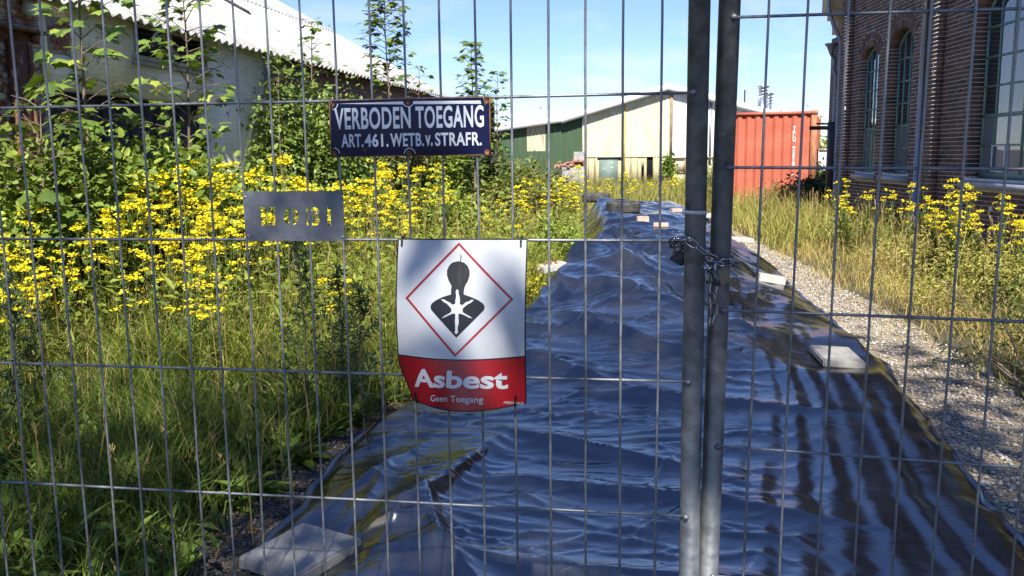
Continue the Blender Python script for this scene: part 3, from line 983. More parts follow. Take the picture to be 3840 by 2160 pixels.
for q in OPEN:
    for s in (-1, 1):
        x = q['c'] + s * (q['a'] + 0.006)
        fac.add([(x, -0.009, q['s']), (x, -q['d'] - 0.03, q['s']), (x, -q['d'] - 0.03, q['p'] + 0.01), (x, -0.009, q['p'] + 0.01)], quads=[(0, 1, 2, 3) if s > 0 else (3, 2, 1, 0)])
for a, b, d in PIL:
    fac.box(a + 0.006, b - 0.006, -0.03, d - 0.005, 0, WH)
facade = fac.build('facade', M['mortar'], BB)
o = rest.build('brickwork', M['brick'], BB)
o['kind'] = 'stuff'
for kind, w, z, j in singles:
    bo = obj('brick', proto(kind, int(r_b.integers(6)), r_b), facade)
    bo.location = (w, j, z)
# the rest of the shell
sh = MB()
sh.box(-6.0, W_MIN - 0.002, -0.3, -0.002, 0, WH)
sh.box(5.0, 5.19, -8, -0.035, 0, WH)
sh.box(-6.0, -5.8, -8, -0.31, 0, WH)
sh.box(-5.79, 4.99, -8, -7.8, 0, WH)
sh.build('plain_wall', M['brickwork_flat'], BB)
rf = MB()
rf.box(-6.2, 5.45, -8.2, 0.35, WH + 0.01, WH + 0.25)
rf.add([(-6.2, 0.4, WH + 0.25), (5.45, 0.4, WH + 0.25), (5.45, -4.0, WH + 2.2), (-6.2, -4.0, WH + 2.2), (5.45, -8.3, WH + 0.25), (-6.2, -8.3, WH + 0.25)], quads=[(0, 3, 2, 1), (3, 5, 4, 2)], tris=[(1, 2, 4), (0, 5, 3)])
rf.build('roof', surf('dark_roof_tiles', (0.07, 0.045, 0.04), (0.12, 0.07, 0.055), scale=9, rough=0.8), BB)
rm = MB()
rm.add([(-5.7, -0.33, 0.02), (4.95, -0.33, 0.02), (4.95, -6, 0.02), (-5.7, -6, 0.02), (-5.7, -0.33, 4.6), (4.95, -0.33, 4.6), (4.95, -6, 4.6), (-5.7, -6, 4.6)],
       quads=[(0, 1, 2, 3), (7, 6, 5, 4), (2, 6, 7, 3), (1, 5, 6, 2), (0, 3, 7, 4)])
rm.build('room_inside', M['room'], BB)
MB().box(-0.72, -0.60, -0.75, -0.55, 0.03, 4.5).build('inside_pillar', M['pillar'], BB)
MB().box(-0.44, -0.36, -0.50, -0.42, 0.03, 4.5).build('inside_pillar', M['pillar'], BB)
# windows: steel frame > panes, sill
for qi, q in enumerate(OPEN):
    d = -q['d']
    c, a = q['c'], q['a']
    f = MB()
    fw = 0.035
    f.box(c - a + 0.004, c - a + fw, d - 0.03, d + 0.012, q['s'], q['p'] + 0.02)
    f.box(c + a - fw, c + a - 0.004, d - 0.03, d + 0.012, q['s'], q['p'] + 0.02)
    f.box(c - a + fw, c + a - fw, d - 0.03, d + 0.014, q['s'], q['s'] + (0.07 if qi == 2 else 0.05))
    tt = np.linspace(-q['th'], q['th'], 25)
    for t0, t1 in zip(tt[:-1], tt[1:]):
        V = []
        for dd in (d - 0.03, d + 0.012):
            for rr, t in ((q['R'] - 0.04, t0), (q['R'] - 0.04, t1), (q['R'] - 0.002, t1), (q['R'] - 0.002, t0)):
                V.append((c + rr * math.sin(t), dd, q['zc'] + rr * math.cos(t)))
        f.add(V, quads=[(4, 5, 6, 7), (0, 1, 5, 4), (2, 3, 7, 6)])
    xs = np.linspace(c - a + 0.01, c + a - 0.01, q['nx'] + 1)
    for x in xs[1:-1]:
        f.box(x - 0.011, x + 0.011, d - 0.02, d + 0.010, q['s'] + 0.05, arch_z(q, x, -0.02))
    for zr in q['rows'][1:]:
        th = 0.026 if abs(zr - 1.9) < 0.1 else 0.013
        x1 = a - 0.02
        if zr > q['p']:
            x1 = math.sqrt(max((q['R'] - 0.03) ** 2 - (zr - q['zc']) ** 2, 0.0))
        if x1 > 0.05:
            f.box(c - x1, c + x1, d - 0.02, d + 0.013, zr - th, zr + th)
    wo = f.build('window', M['green_paint'], BB)
    rows = list(q['rows']) + [9.0]
    for ix in range(q['nx']):
        for iz in range(len(rows) - 1):
            x0, x1 = xs[ix], xs[ix + 1]
            z0 = rows[iz]
            n = 7
            X = np.linspace(x0, x1, n)
            top = np.array([min(rows[iz + 1], arch_z(q, x, -0.03)) for x in X])
            if top.max() - z0 < 0.05:
                continue
            top = np.maximum(top, z0 + 0.001)
            V = [(x, d - 0.006, z0) for x in X] + [(x, d - 0.006, t) for x, t in zip(X, top)]
            fro = z0 < 1.85 if qi < 2 else z0 < 1.9
            if qi == 2 and ix == 7 - 0 and False:
                fro = False
            MB().add(V, quads=[(k + 1, k, k + n, k + n + 1) for k in range(n - 1)]).build('pane', M['glass_frosted'] if fro else M['glass'], wo)
    s = MB()
    y1 = 0.085
    s.add([(c - a - 0.06, y1, q['s'] - 0.135), (c + a + 0.06, y1, q['s'] - 0.135), (c + a + 0.06, y1, q['s'] - 0.045), (c - a - 0.06, y1, q['s'] - 0.045),
           (c - a - 0.06, d - 0.02, q['s'] - 0.135), (c + a + 0.06, d - 0.02, q['s'] - 0.135), (c + a + 0.06, d - 0.02, q['s'] + 0.004), (c - a - 0.06, d - 0.02, q['s'] + 0.004)],
          quads=[(3, 2, 1, 0), (2, 3, 7, 6), (0, 1, 5, 4), (1, 2, 6, 5), (3, 0, 4, 7)])
    s.build('sill', M['sill'], wo)
# small white opening light in the big window
q = OPEN[2]
xs = np.linspace(q['c'] - q['a'] + 0.01, q['c'] + q['a'] - 0.01, q['nx'] + 1)
x0, x1 = xs[-3], xs[-2]
f = MB()
d = -q['d'] + 0.014
for bx in ((x0, x0 + 0.018, 1.19, 1.55), (x1 - 0.018, x1, 1.19, 1.55), (x0 + 0.018, x1 - 0.018, 1.19, 1.208), (x0 + 0.018, x1 - 0.018, 1.532, 1.55)):
    f.box(bx[0], bx[1], d, d + 0.014, bx[2], bx[3])
f.build('opening_light_frame', M['white_paint'], BB)
# rainwater pipes
def pipe(pts, r, collars, mat, name='downpipe'):
    b = MB().tube(pts, r, 14)
    po = b.build(name, mat, BB, smooth=True)
    for (x, y, z) in collars:
        MB().lathe([(r + 0.001, -0.045), (r + 0.010, -0.042), (r + 0.010, -0.012), (r + 0.004, -0.008), (r + 0.004, 0.018), (r + 0.008, 0.022), (r + 0.008, 0.035), (r + 0.001, 0.04)], 14, (x, y, z)).build('collar', mat, po, smooth=True)
        MB().box(x - 0.012, x + 0.012, y - 0.09, y - r * 0.5, z - 0.03, z - 0.012).build('bracket', mat, po)
    return po
pipe([(1.2, 0.085, 0.05), (1.2, 0.085, WH)], 0.047, [(1.2, 0.085, 1.83), (1.2, 0.085, 3.05)], M['zinc'])
pipe([(5.33, 0.05, 0.05), (5.33, 0.05, 3.62), (5.31, 0.10, 3.75), (5.33, 0.20, 3.95), (5.40, 0.30, 4.3), (5.40, 0.30, WH)], 0.042, [(5.33, 0.05, 1.5), (5.33, 0.05, 2.75), (5.33, 0.05, 3.4)], M['zinc'])
pipe([(6.05, -0.10, 0.6), (6.05, -0.10, 3.05), (6.02, -0.02, 3.2), (6.05, -0.06, 3.36), (6.05, 0.02, 3.52)], 0.04, [(6.05, -0.10, 1.9), (6.05, -0.10, 2.6)], M['zinc'])
MB().lathe([(0.04, 0), (0.05, 0.04), (0.10, 0.16), (0.13, 0.17), (0.13, 0.21), (0.0, 0.21)], 12, (6.05, 0.02, 3.5)).build('hopper', M['zinc'], BB)
# boxed cream eaves over the far corner
cb = MB()
cb.box(5.50, 5.92, -1.5, 0.06, 3.86, 4.15, top=(0, 0))
cb.box(5.46, 6.02, -1.5, 0.14, 4.153, 4.30)
cb.box(5.46, 6.12, -1.5, 0.22, 4.303, WH + 0.0)
cb.build('eaves_box', M['cream_wood'], BB)
bx = MB().box(5.19, 6.5, -7.9, -0.12, 0, 3.85)
bx.build('lower_annex', M['brickwork_flat'], BB)
# black iron arm bracketed out from the far corner
ia = MB()
ia.tube([(5.95, -0.05, 1.98), (6.0, 0.42, 1.98)], 0.04, 8)
ia.tube([(5.97, 0.0, 2.06), (6.0, 0.28, 2.07)], 0.02, 8)
ia.box(5.85, 6.06, -0.12, 0.03, 0.5, 2.1)
ia.build('iron_arm', M['dark_iron'], BB)

# ------------------------------------------------------------------ long painted shed on the left
LO = Vector((-3.948, 9.0, 0))
lw = Vector((0.178, 1, 0)).normalized()
ln = Vector((lw.y, -lw.x, 0))
LB = empty('painted_shed', frame(LO, ln, lw))
tag(LB, 'long low shed with peeling whitewashed wall and white corrugated roof on the left', 'building')
def whitewash():
    m, nt, b = new_mat('peeling_whitewash')
    tc = nd(nt, 'ShaderNodeTexCoord')
    sx = nd(nt, 'ShaderNodeSeparateXYZ')
    cx = nd(nt, 'ShaderNodeCombineXYZ')
    nt.links.new(tc.outputs['Object'], sx.inputs[0])
    nt.links.new(sx.outputs['Y'], cx.inputs[0])
    nt.links.new(sx.outputs['Z'], cx.inputs[1])
    br = nd(nt, 'ShaderNodeTexBrick')
    for k, v in (('Color1', (0.80, 0.765, 0.61)), ('Color2', (0.74, 0.70, 0.56)), ('Mortar', (0.66, 0.62, 0.50))):
        br.inputs[k].default_value = v + (1,)
    br.inputs['Scale'].default_value = 1
    br.inputs['Brick Width'].default_value = 0.22
    br.inputs['Row Height'].default_value = 0.058
    br.inputs['Mortar Size'].default_value = 0.004
    nt.links.new(cx.outputs[0], br.inputs['Vector'])
    n1 = nd(nt, 'ShaderNodeTexNoise', Scale=1.6, Detail=8, Roughness=0.7)
    n2 = nd(nt, 'ShaderNodeTexNoise', Scale=5.0, Detail=9, Roughness=0.75)
    for n in (n1, n2):
        nt.links.new(cx.outputs[0], n.inputs['Vector'])
    r1 = ramp(nt, ((0.3, (0.72, 0.72, 0.68)), (0.65, (1.1, 1.1, 1.06))))
    nt.links.new(n1.outputs['Fac'], r1.inputs['Fac'])
    c = mix(nt, 1.0, br.outputs['Color'], r1.outputs['Color'], 'MULTIPLY')
    r2 = ramp(nt, ((0.60, (0, 0, 0)), (0.64, (1, 1, 1))))
    nt.links.new(n2.outputs['Fac'], r2.inputs['Fac'])
    c = mix(nt, r2.outputs['Color'], c, (0.19, 0.155, 0.125))
    nt.links.new(c, b.inputs['Base Color'])
    b.inputs['Roughness'].default_value = 0.9
    bp = nd(nt, 'ShaderNodeBump', Strength=0.5, Distance=0.006)
    bp.invert = True
    nt.links.new(br.outputs['Fac'], bp.inputs['Height'])
    b2 = nd(nt, 'ShaderNodeBump', Strength=0.35, Distance=0.006)
    nt.links.new(n2.outputs['Fac'], b2.inputs['Height'])
    nt.links.new(bp.outputs['Normal'], b2.inputs['Normal'])
    nt.links.new(b2.outputs['Normal'], b.inputs['Normal'])
    return m
M['whitewash'] = whitewash()
M['brick_red_flat'] = brick_texture('red_brickwork', (0.20, 0.085, 0.055), (0.27, 0.12, 0.08), (0.30, 0.28, 0.25), swap='YZ')
M['red_brick'] = surf('red_brick', (0.78, 0.78, 0.78), (1.12, 1.1, 1.08), scale=20, rough=0.85, bump=0.5, bscale=80, bdist=0.004, tint=True)
M['flaky_brick'] = surf('flaking_painted_brick', (0.24, 0.10, 0.07), (0.40, 0.39, 0.34), scale=9, rough=0.9, bump=0.6, bscale=40, bdist=0.006, lo=0.46, hi=0.54, detail=9, tint=True)
M['cement'] = surf('cement', (0.22, 0.22, 0.21), (0.32, 0.32, 0.31), scale=11, rough=0.95, bump=0.4, bscale=70, bdist=0.004)
M['rusty_steel'] = surf('rusty_steel', (0.07, 0.028, 0.018), (0.20, 0.085, 0.05), scale=14, rough=0.8, bump=0.4, bscale=60, bdist=0.004, stain=(0.36, 0.34, 0.30), stain_amt=0.7, sscale=9, slo=0.58, shi=0.64)
M['dark_timber'] = surf('dark_timber', (0.022, 0.021, 0.022), (0.05, 0.047, 0.045), scale=5, rough=0.8, stretch=(1, 8, 1), bump=0.3)
M['grey_wood'] = surf('grey_weathered_wood', (0.26, 0.25, 0.22), (0.38, 0.37, 0.32), scale=5, rough=0.85, stretch=(1, 1, 9))
M['dark_glass'] = surf('grimy_glass', (0.018, 0.020, 0.026), (0.03, 0.032, 0.04), scale=3, rough=0.25, spec=0.5)
def lbox(b, d0, d1, w0, w1, z0, z1, col=None):
    return b.box(d0, d1, w0, w1, z0, z1, col=col)
wl_ = MB()
# wall in pieces round the brick patch, the high window and the dark opening
WT = 2.92
for w0, w1, z0, z1 in ((-6, -1.95, 0, WT), (-1.02, -0.93, 2.14, WT), (-0.93, -0.60, 2.14, 2.45), (-0.93, -0.60, 2.78, WT), (-0.60, 0.40, 2.14, WT),
                       (0.40, 1.85, 2.14, 2.56), (1.85, 3.42, 0, WT), (-1.02, -1.015, 0, 2.14)):
    lbox(wl_, -0.25, 0.0, w0, w1, z0, z1)
wall = wl_.build('wall', M['whitewash'], LB)
fw_ = MB()
lbox(fw_, -0.25, -0.012, -1.95, -1.02, 0, 2.91)
fw_.build('brick_core', M['cement'], LB)
fb = MB()
lbox(fb, -0.25, -0.02, 3.42, 13.3, 0, 2.90)
lbox(fb, -10.0, -0.26, 13.1, 13.3, 0, 2.90)
fb.build('far_wall', M['brick_red_flat'], LB)
lbox(MB(), -0.02, 0.03, 3.40, 3.52, 0, 2.90).build('corner_strip', M['grey_wood'], LB)
# bricks that show through: the unpainted patch and the flaking bay beside the steel post
r_l = np.random.default_rng(5)
pt = MB()
lbox(pt, -0.2, -0.012, -0.93, -0.60, 2.45, 2.78)
patch = pt.build('brick_patch', M['cement'], LB)
def red_tint():
    k = r_l.random()
    return np.array([0.19, 0.075, 0.05]) * (1 - k) + np.array([0.30, 0.13, 0.09]) * k
def lbrick(w0, w1, z0, z1, parent, mat, d=0.0, tint=None):
    b = MB()
    b.box(-0.04, d, w0, w1, z0, z1, col=red_tint() if tint is None else tint)
    return b.build('brick', mat, parent)
for row, (z0, ws) in enumerate(((2.492, ((-0.835, -0.765), (-0.750, -0.675))), (2.545, ((-0.885, -0.815), (-0.800, -0.725), (-0.71, -0.635))), (2.598, ((-0.865, -0.79), (-0.775, -0.70), (-0.685, -0.61))),
                                (2.651, ((-0.895, -0.745), (-0.73, -0.62))), (2.704, ((-0.77, -0.70), (-0.685, -0.615))))):
    for a, b_ in ws:
        lbrick(a, b_, z0, z0 + 0.042, patch, M['red_brick'], d=0.002 + 0.002 * r_l.random())
MB().lathe([(0.020, -0.05), (0.020, 0.03), (0.027, 0.03), (0.027, -0.05)], 16, (0, -0.82, 2.735), 'X').build('vent_pipe', M['cement'], patch)
n_b = 0
for i in range(49):
    z0 = i * 0.059 + 0.005
    if z0 < 0.9:
        continue
    off = 0.0 if i % 2 else 0.11
    a = -1.95 + 0.004 - off
    while a < -1.02:
        b_ = min(a + 0.21, -1.024)
        a0 = max(a, -1.946)
        if b_ - a0 > 0.03 and not (-1.46 < a0 and b_ < -1.24):
            k = r_l.random()
            lbrick(a0, b_, z0, z0 + 0.050, wall, M['flaky_brick'], d=0.002 * r_l.random(), tint=np.array([1, 1, 1]) * (0.75 + 0.4 * k))
            n_b += 1
        a += 0.22
# steel post, lintel and bracket
sp = MB()
lbox(sp, 0.0, 0.07, -1.46, -1.27, 0, 2.50)
lbox(sp, 0.068, 0.085, -1.50, -1.455, 0, 2.50)
lbox(sp, 0.068, 0.085, -1.275, -1.24, 0, 2.50)
sp.build('steel_post', M['rusty_steel'], LB)
sb = MB()
lbox(sb, 0.0, 0.14, -2.6, -1.03, 2.585, 2.605)
lbox(sb, 0.0, 0.03, -2.6, -1.08, 2.505, 2.585)
sb.lathe([(0.0, 0), (0.035, 0), (0.035, 0.05), (0.02, 0.06), (0.0, 0.06)], 12, (0.03, -1.16, 2.545), 'X')
sb.build('lintel', M['rusty_steel'], LB)
# dark opening closed with boards, high window strip
ob = MB()
lbox(ob, -0.25, -0.15, -1.01, 1.84, 0, 2.135)
ob.build('opening_back', M['dark_timber'], LB)
for k in range(12):
    w0 = -1.0 + k * 0.236
    lbox(MB(), -0.149, -0.11 - 0.02 * (k % 2), w0, w0 + 0.226, 0.05, 2.05 + 0.03 * math.sin(k * 2.1)).build('board', M['dark_timber'], LB)
hw = MB()
lbox(hw, -0.2, -0.08, 0.40, 1.85, 2.565, 2.90)
hw.build('high_window', M['dark_glass'], LB)
for a in ((-0.08, 0.03, 0.36, 1.9, 2.53, 2.575), (-0.08, 0.015, 0.36, 1.9, 2.875, 2.905), (-0.08, 0.015, 0.40, 0.43, 2.575, 2.875), (-0.08, 0.015, 1.82, 1.85, 2.575, 2.875), (-0.09, 0.0, 1.1, 1.13, 2.575, 2.875)):
    lbox(MB(), *a).build('window_frame', M['grey_wood'], LB)
lbox(MB(), 0.0, 0.05, 0.34, 1.92, 2.475, 2.50).build('window_ledge', M['grey_wood'], LB)
# corrugated asbestos-cement roof, sheet by sheet
M['roof_sheet'] = surf('white_roof_sheet', (0.46, 0.45, 0.42), (0.60, 0.59, 0.56), scale=3, rough=0.85, stretch=(0.3, 1.6, 1), bump=0.3, bscale=60, bdist=0.004, stain=(0.20, 0.19, 0.155), stain_amt=0.75, sscale=7, slo=0.54, shi=0.64)
TH = R(29)
def corrugated(length, waves, pitch, amp, th=0.006, per=8):
    n = waves * per + 1
    w = np.linspace(0, waves * pitch, n)
    zz = amp * np.sin(2 * np.pi * w / pitch)
    V = []
    for s in (0.0, length):
        for t in (0, -th):
            V += [(s, a, z + t) for a, z in zip(w, zz)]
    b = MB()
    i = np.arange(n - 1)
    b.add(V, quads=np.concatenate([np.stack([i, i + 1, i + 1 + 2 * n, i + 2 * n], 1)[:, ::-1], np.stack([i + n, i + 1 + n, i + 1 + 3 * n, i + 3 * n], 1), np.stack([i, i + 1, i + 1 + n, i + n], 1)]))
    return b
rs_me = corrugated(3.55, 6, 0.177, 0.026).mesh('roof_sheet', smooth=True)
rs_me.materials.append(M['roof_sheet'])
for row in range(2):
    for k in range(17):
        so = obj('roof_sheet', rs_me, LB)
        # local X of the sheet runs up the slope (towards -d)
        s0 = row * 3.4
        lift = 0.030 * row + 0.004 * (k % 2) + 0.004 * r_l.random()
        m = frame((0.20 - s0 * math.cos(TH), -4.6 + k * 1.062, 2.86 + s0 * math.sin(TH) + lift + 0.02), (-math.cos(TH), 0, math.sin(TH)), (0, 1, 0), (math.sin(TH), 0, math.cos(TH)))
        so.matrix_local = m @ Matrix.Rotation(float(r_l.normal(0, 0.0015)), 4, 'Z')
# dark translucent strip let into the roof
st_me = corrugated(1.75, 1, 0.177, 0.026)
so = st_me.build('skylight_strip', surf('grimy_strip', (0.05, 0.052, 0.055), (0.12, 0.12, 0.12), scale=9, rough=0.5), LB, smooth=True)
s0 = 2.15
so.matrix_local = frame((0.20 - s0 * math.cos(TH) + 0.005, 6.42, 2.86 + s0 * math.sin(TH) + 0.075), (-math.cos(TH), 0, math.sin(TH)), (0, 1, 0), (math.sin(TH), 0, math.cos(TH)))
bk = MB()
bk.add([(0.0, -4.6, 2.80), (0.0, 13.3, 2.80), (-6.05, 13.3, 6.15), (-6.05, -4.6, 6.15), (-10.5, -4.6, 3.5), (-10.5, 13.3, 3.5)], quads=[(3, 2, 1, 0), (2, 3, 4, 5)], tris=[(1, 2, 5)])
bk.build('roof_back', M['dark_timber'], LB)
# flood light under the eaves
fl = empty('flood_light', LB.matrix_world @ Matrix.Translation((0.02, -1.17, 2.80)) @ Matrix.Rotation(R(18), 4, 'Y'))
MB().box(0.0, 0.10, -0.07, 0.07, -0.05, 0.05).build('housing', M['grey_plastic'], fl)
for iy in range(4):
    for iz in range(3):
        MB().lathe([(0.0, 0.008), (0.008, 0.006), (0.011, 0.0)], 8, (0.101, -0.05 + iy * 0.033, -0.03 + iz * 0.03), 'X').build('lamp_lens', M['white_paint'], fl)
tag(fl, 'small grey flood light with a grid of lenses under the shed eaves', 'flood light')

# ------------------------------------------------------------------ gabled corrugated shed in the distance
SH = empty('corrugated_shed', loc=(0, 40, 0))
tag(SH, 'weathered gabled shed clad in cream, green and white corrugated sheets far behind', 'building')
def clad_mat(name, c1, c2, streak, amt):
    return surf(name, c1, c2, scale=1.2, rough=0.7, stretch=(6, 6, 0.7), stain=streak, stain_amt=amt, sscale=1.6, slo=0.5, shi=0.72, detail=7)
M['clad_cream'] = clad_mat('cream_cladding', (0.50, 0.47, 0.31), (0.60, 0.575, 0.41), (0.33, 0.29, 0.18), 0.85)
M['clad_green'] = clad_mat('green_cladding', (0.030, 0.062, 0.028), (0.048, 0.085, 0.040), (0.06, 0.10, 0.055), 0.5)
M['clad_white'] = clad_mat('white_cladding', (0.62, 0.63, 0.63), (0.72, 0.73, 0.73), (0.42, 0.38, 0.36), 0.5)
M['clad_old'] = clad_mat('weathered_boards', (0.36, 0.31, 0.17), (0.47, 0.41, 0.23), (0.14, 0.115, 0.07), 0.95)
M['clad_beige'] = clad_mat('beige_patch', (0.42, 0.36, 0.24), (0.52, 0.46, 0.32), (0.10, 0.09, 0.07), 0.8)
M['yellow_post'] = surf('ochre_paint', (0.46, 0.27, 0.04), (0.56, 0.36, 0.08), scale=3, rough=0.7)
M['brown_post'] = surf('brown_wood', (0.15, 0.10, 0.06), (0.28, 0.21, 0.13), scale=3, rough=0.8, stretch=(3, 3, 1))
M['white_trim'] = surf('white_verge', (0.66, 0.66, 0.65), (0.76, 0.76, 0.75), scale=2, rough=0.6)
M['grey_green_door'] = surf('flaking_green_door', (0.12, 0.17, 0.145), (0.16, 0.21, 0.18), scale=4, rough=0.7, stain=(0.55, 0.56, 0.54), stain_amt=0.9, sscale=5, slo=0.62, shi=0.66)
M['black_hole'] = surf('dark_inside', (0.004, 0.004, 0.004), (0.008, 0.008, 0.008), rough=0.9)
def gable(x):
    return np.where(x < 2.62, 2.64 + (x + 0.5) * 0.128, np.where(x < 7.0, 3.04 + (x - 2.62) * 0.297, 4.34 - (x - 7.0) * 0.265))
def clad(name, mat, x0, x1, z0, z1=None, y=0.0, pitch=0.12, amp=0.02, parent=SH):
    n = int((x1 - x0) / pitch * 6) + 2
    x = np.linspace(x0, x1, n)
    yy_ = y - amp * (0.5 + 0.5 * np.tanh(2.5 * np.sin(2 * np.pi * (x - x0) / pitch)))
    top = gable(x) - 0.02 if z1 is None else np.full(n, z1)
    V = np.concatenate([np.stack([x, yy_, np.full(n, z0)], 1), np.stack([x, yy_, top], 1)])
    b = MB().grid(V, n, 2)
    return b.build(name, mat, parent)
clad('green_cladding', M['clad_green'], -4.0, 0.75, 0.0, pitch=0.2)
clad('green_cladding', M['clad_green'], 0.75, 1.58, 0.0, 1.65, pitch=0.2)
clad('patch_panel', M['clad_beige'], 0.75, 1.58, 1.651, pitch=0.17)
clad('green_cladding', M['clad_green'], 1.58, 3.24, 0.0, pitch=0.2)
clad('cream_sheet', M['clad_cream'], 3.24, 4.2, 1.35, y=-0.04)
clad('cream_sheet', M['clad_cream'], 4.2, 5.05, 1.35, y=-0.05, pitch=0.15)
clad('cream_sheet', M['clad_cream'], 5.15, 7.13, 2.32, y=-0.04)
clad('cream_sheet', M['clad_cream'], 5.15, 7.13, 1.34, 2.36, y=-0.07)
clad('white_sheet', M['clad_white'], 7.26, 8.9, 1.30, y=-0.04, pitch=0.15)
clad('white_sheet', M['clad_white'], 9.0, 11.6, 1.00, y=-0.06, pitch=0.15)
xs_old = [3.2, 3.45, 3.75, 4.0]
k = 0
for a, b_ in ((3.2, 3.5), (3.5, 3.8), (3.8, 4.0), (4.82, 5.1), (5.1, 5.42), (5.42, 5.72), (5.72, 5.9), (6.0, 6.14), (6.4, 6.7), (6.7, 7.0), (7.0, 7.28), (7.86, 8.3), (8.3, 8.8), (8.8, 9.3), (9.3, 10.2), (10.2, 11.5)):
    MB().box(a + 0.01, b_ - 0.01, -0.03 - 0.012 * (k % 3), 0.0, 0.0, 1.32 - 0.02 * (k % 2)).build('wall_board', M['clad_old'], SH)
    k += 1
MB().box(5.9, 6.0, -0.03, 0.0, 0.88, 1.32).build('wall_board', M['clad_old'], SH)
MB().box(3.9, 5.0, -0.12, 0.0, 1.285, 1.345).build('door_track', M['dark_iron'], SH)
MB().box(4.0, 4.82, -0.07, -0.02, 0.0, 1.28).build('door', M['grey_green_door'], SH)
MB().box(7.29, 7.86, -0.05, 0.0, 0.0, 0.58).build('wall_board', M['clad_old'], SH)
wf = MB()
for bx in ((7.30, 7.36, 0.58, 1.25), (7.80, 7.86, 0.58, 1.25), (7.36, 7.80, 0.58, 0.65), (7.36, 7.80, 1.18, 1.25)):
    wf.box(bx[0], bx[1], -0.09, -0.02, bx[2], bx[3])
wo = wf.build('window_frame', M['brown_post'], SH)
MB().box(7.36, 7.80, -0.05, -0.03, 0.65, 1.18).build('window_board', M['clad_beige'], wo)
MB().box(5.05, 5.15, -0.10, -0.01, 0.0, 3.70).build('post', M['yellow_post'], SH)
MB().box(7.13, 7.26, -0.13, -0.01, 0.9, 4.22).build('post', M['brown_post'], SH)
MB().box(8.9, 9.0, -0.10, -0.01, 1.0, 3.78).build('post', M['zinc'], SH)
MB().box(7.1, 9.4, -0.11, -0.02, 1.24, 1.298).build('rail', M['brown_post'], SH)
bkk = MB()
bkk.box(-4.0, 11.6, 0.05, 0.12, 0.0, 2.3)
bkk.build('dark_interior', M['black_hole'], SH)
rr = MB()
for x0, x1 in ((-4.0, 2.60), (2.3, 7.0), (7.003, 12.0)):
    z0, z1 = float(gable(np.array(x0 + (0.3 if x0 == 2.3 else 0)))), float(gable(np.array(x1 - 1e-3)))
    if x0 == 2.3:
        z0 = 3.04 - 0.32 * 0.297
    for t0, t1, y0 in ((0.0, 0.27, -0.40 if x0 == 2.3 else -0.37),):
        rr.add([(x0, y0, z0 - 0.10), (x1, y0, z1 - 0.10), (x1, y0, z1 + 0.20), (x0, y0, z0 + 0.20), (x0, 16, z0 + 0.20), (x1, 16, z1 + 0.20), (x0, 16, z0 - 0.02), (x1, 16, z1 - 0.02)],
               quads=[(0, 1, 2, 3), (3, 2, 5, 4), (1, 0, 6, 7), (0, 3, 4, 6), (1, 7, 5, 2)])
rr.build('roof', M['white_trim'], SH)
gb = MB()
gb.add([(7.12, -0.03, 3.6), (9.5, -0.03, 3.3), (9.5, -0.03, 3.68), (7.12, -0.03, 4.28)], quads=[(0, 1, 2, 3)])
gb.build('gable_boards', M['brown_post'], SH)

# flues of the next building, above the container
M['flue'] = surf('stainless_flue', (0.42, 0.43, 0.44), (0.60, 0.61, 0.62), scale=4, rough=0.28, metal=0.9)
def flue(x, y, z0, z1, r, label):
    f = empty('chimney_flue', loc=(x, y, 0))
    MB().lathe([(r * 3.0, z0 - 1.2), (r * 2.6, z0 - 0.15), (r * 1.15, z0 + 0.12), (r, z0 + 0.15), (r, z1 - 0.45)], 20).build('pipe', M['flue'], f, smooth=True)
    for k in range(4):
        zz = z1 - 0.45 + k * 0.13
        MB().lathe([(r * 0.85, zz - 0.05), (r * (1.15 + 0.1 * k), zz), (r * (1.25 + 0.1 * k), zz + 0.02), (r * 0.85, zz + 0.03), (r * 0.85, zz + 0.1)], 20).build('cowl_ring', M['flue'], f)
    MB().lathe([(0.0, z1 + 0.03), (r * 1.7, z1 + 0.0), (r * 1.7, z1 - 0.02), (0.0, z1)], 20).build('cap', M['flue'], f)
    return tag(f, label, 'chimney')
flue(11.42, 40.6, 3.25, 4.42, 0.19, 'taller shiny steel flue with ringed cowl rising behind the red container')
flue(11.95, 41.5, 3.2, 4.16, 0.16, 'shorter steel flue just right of the taller one behind the container')
M['mast_red'] = surf('mast_red', (0.45, 0.08, 0.06), rough=0.6)
mm = empty('radio_mast', loc=(6.9, 200, 0))
for k in range(5):
    MB().tube([(0, 0, k * 2.4), (0, 0, k * 2.4 + 2.4)], 0.16, 6).build('mast_section', M['mast_red'] if k % 2 else M['white_trim'], mm)
tag(mm, 'thin red and white mast far off against the sky', 'mast')
o = MB().tube([(15.7, 60, 0), (15.7, 60, 5.6)], 0.05, 6).build('flag_pole', M['brown_post'])
tag(o, 'thin bare pole rising above the far shed roof', 'pole')

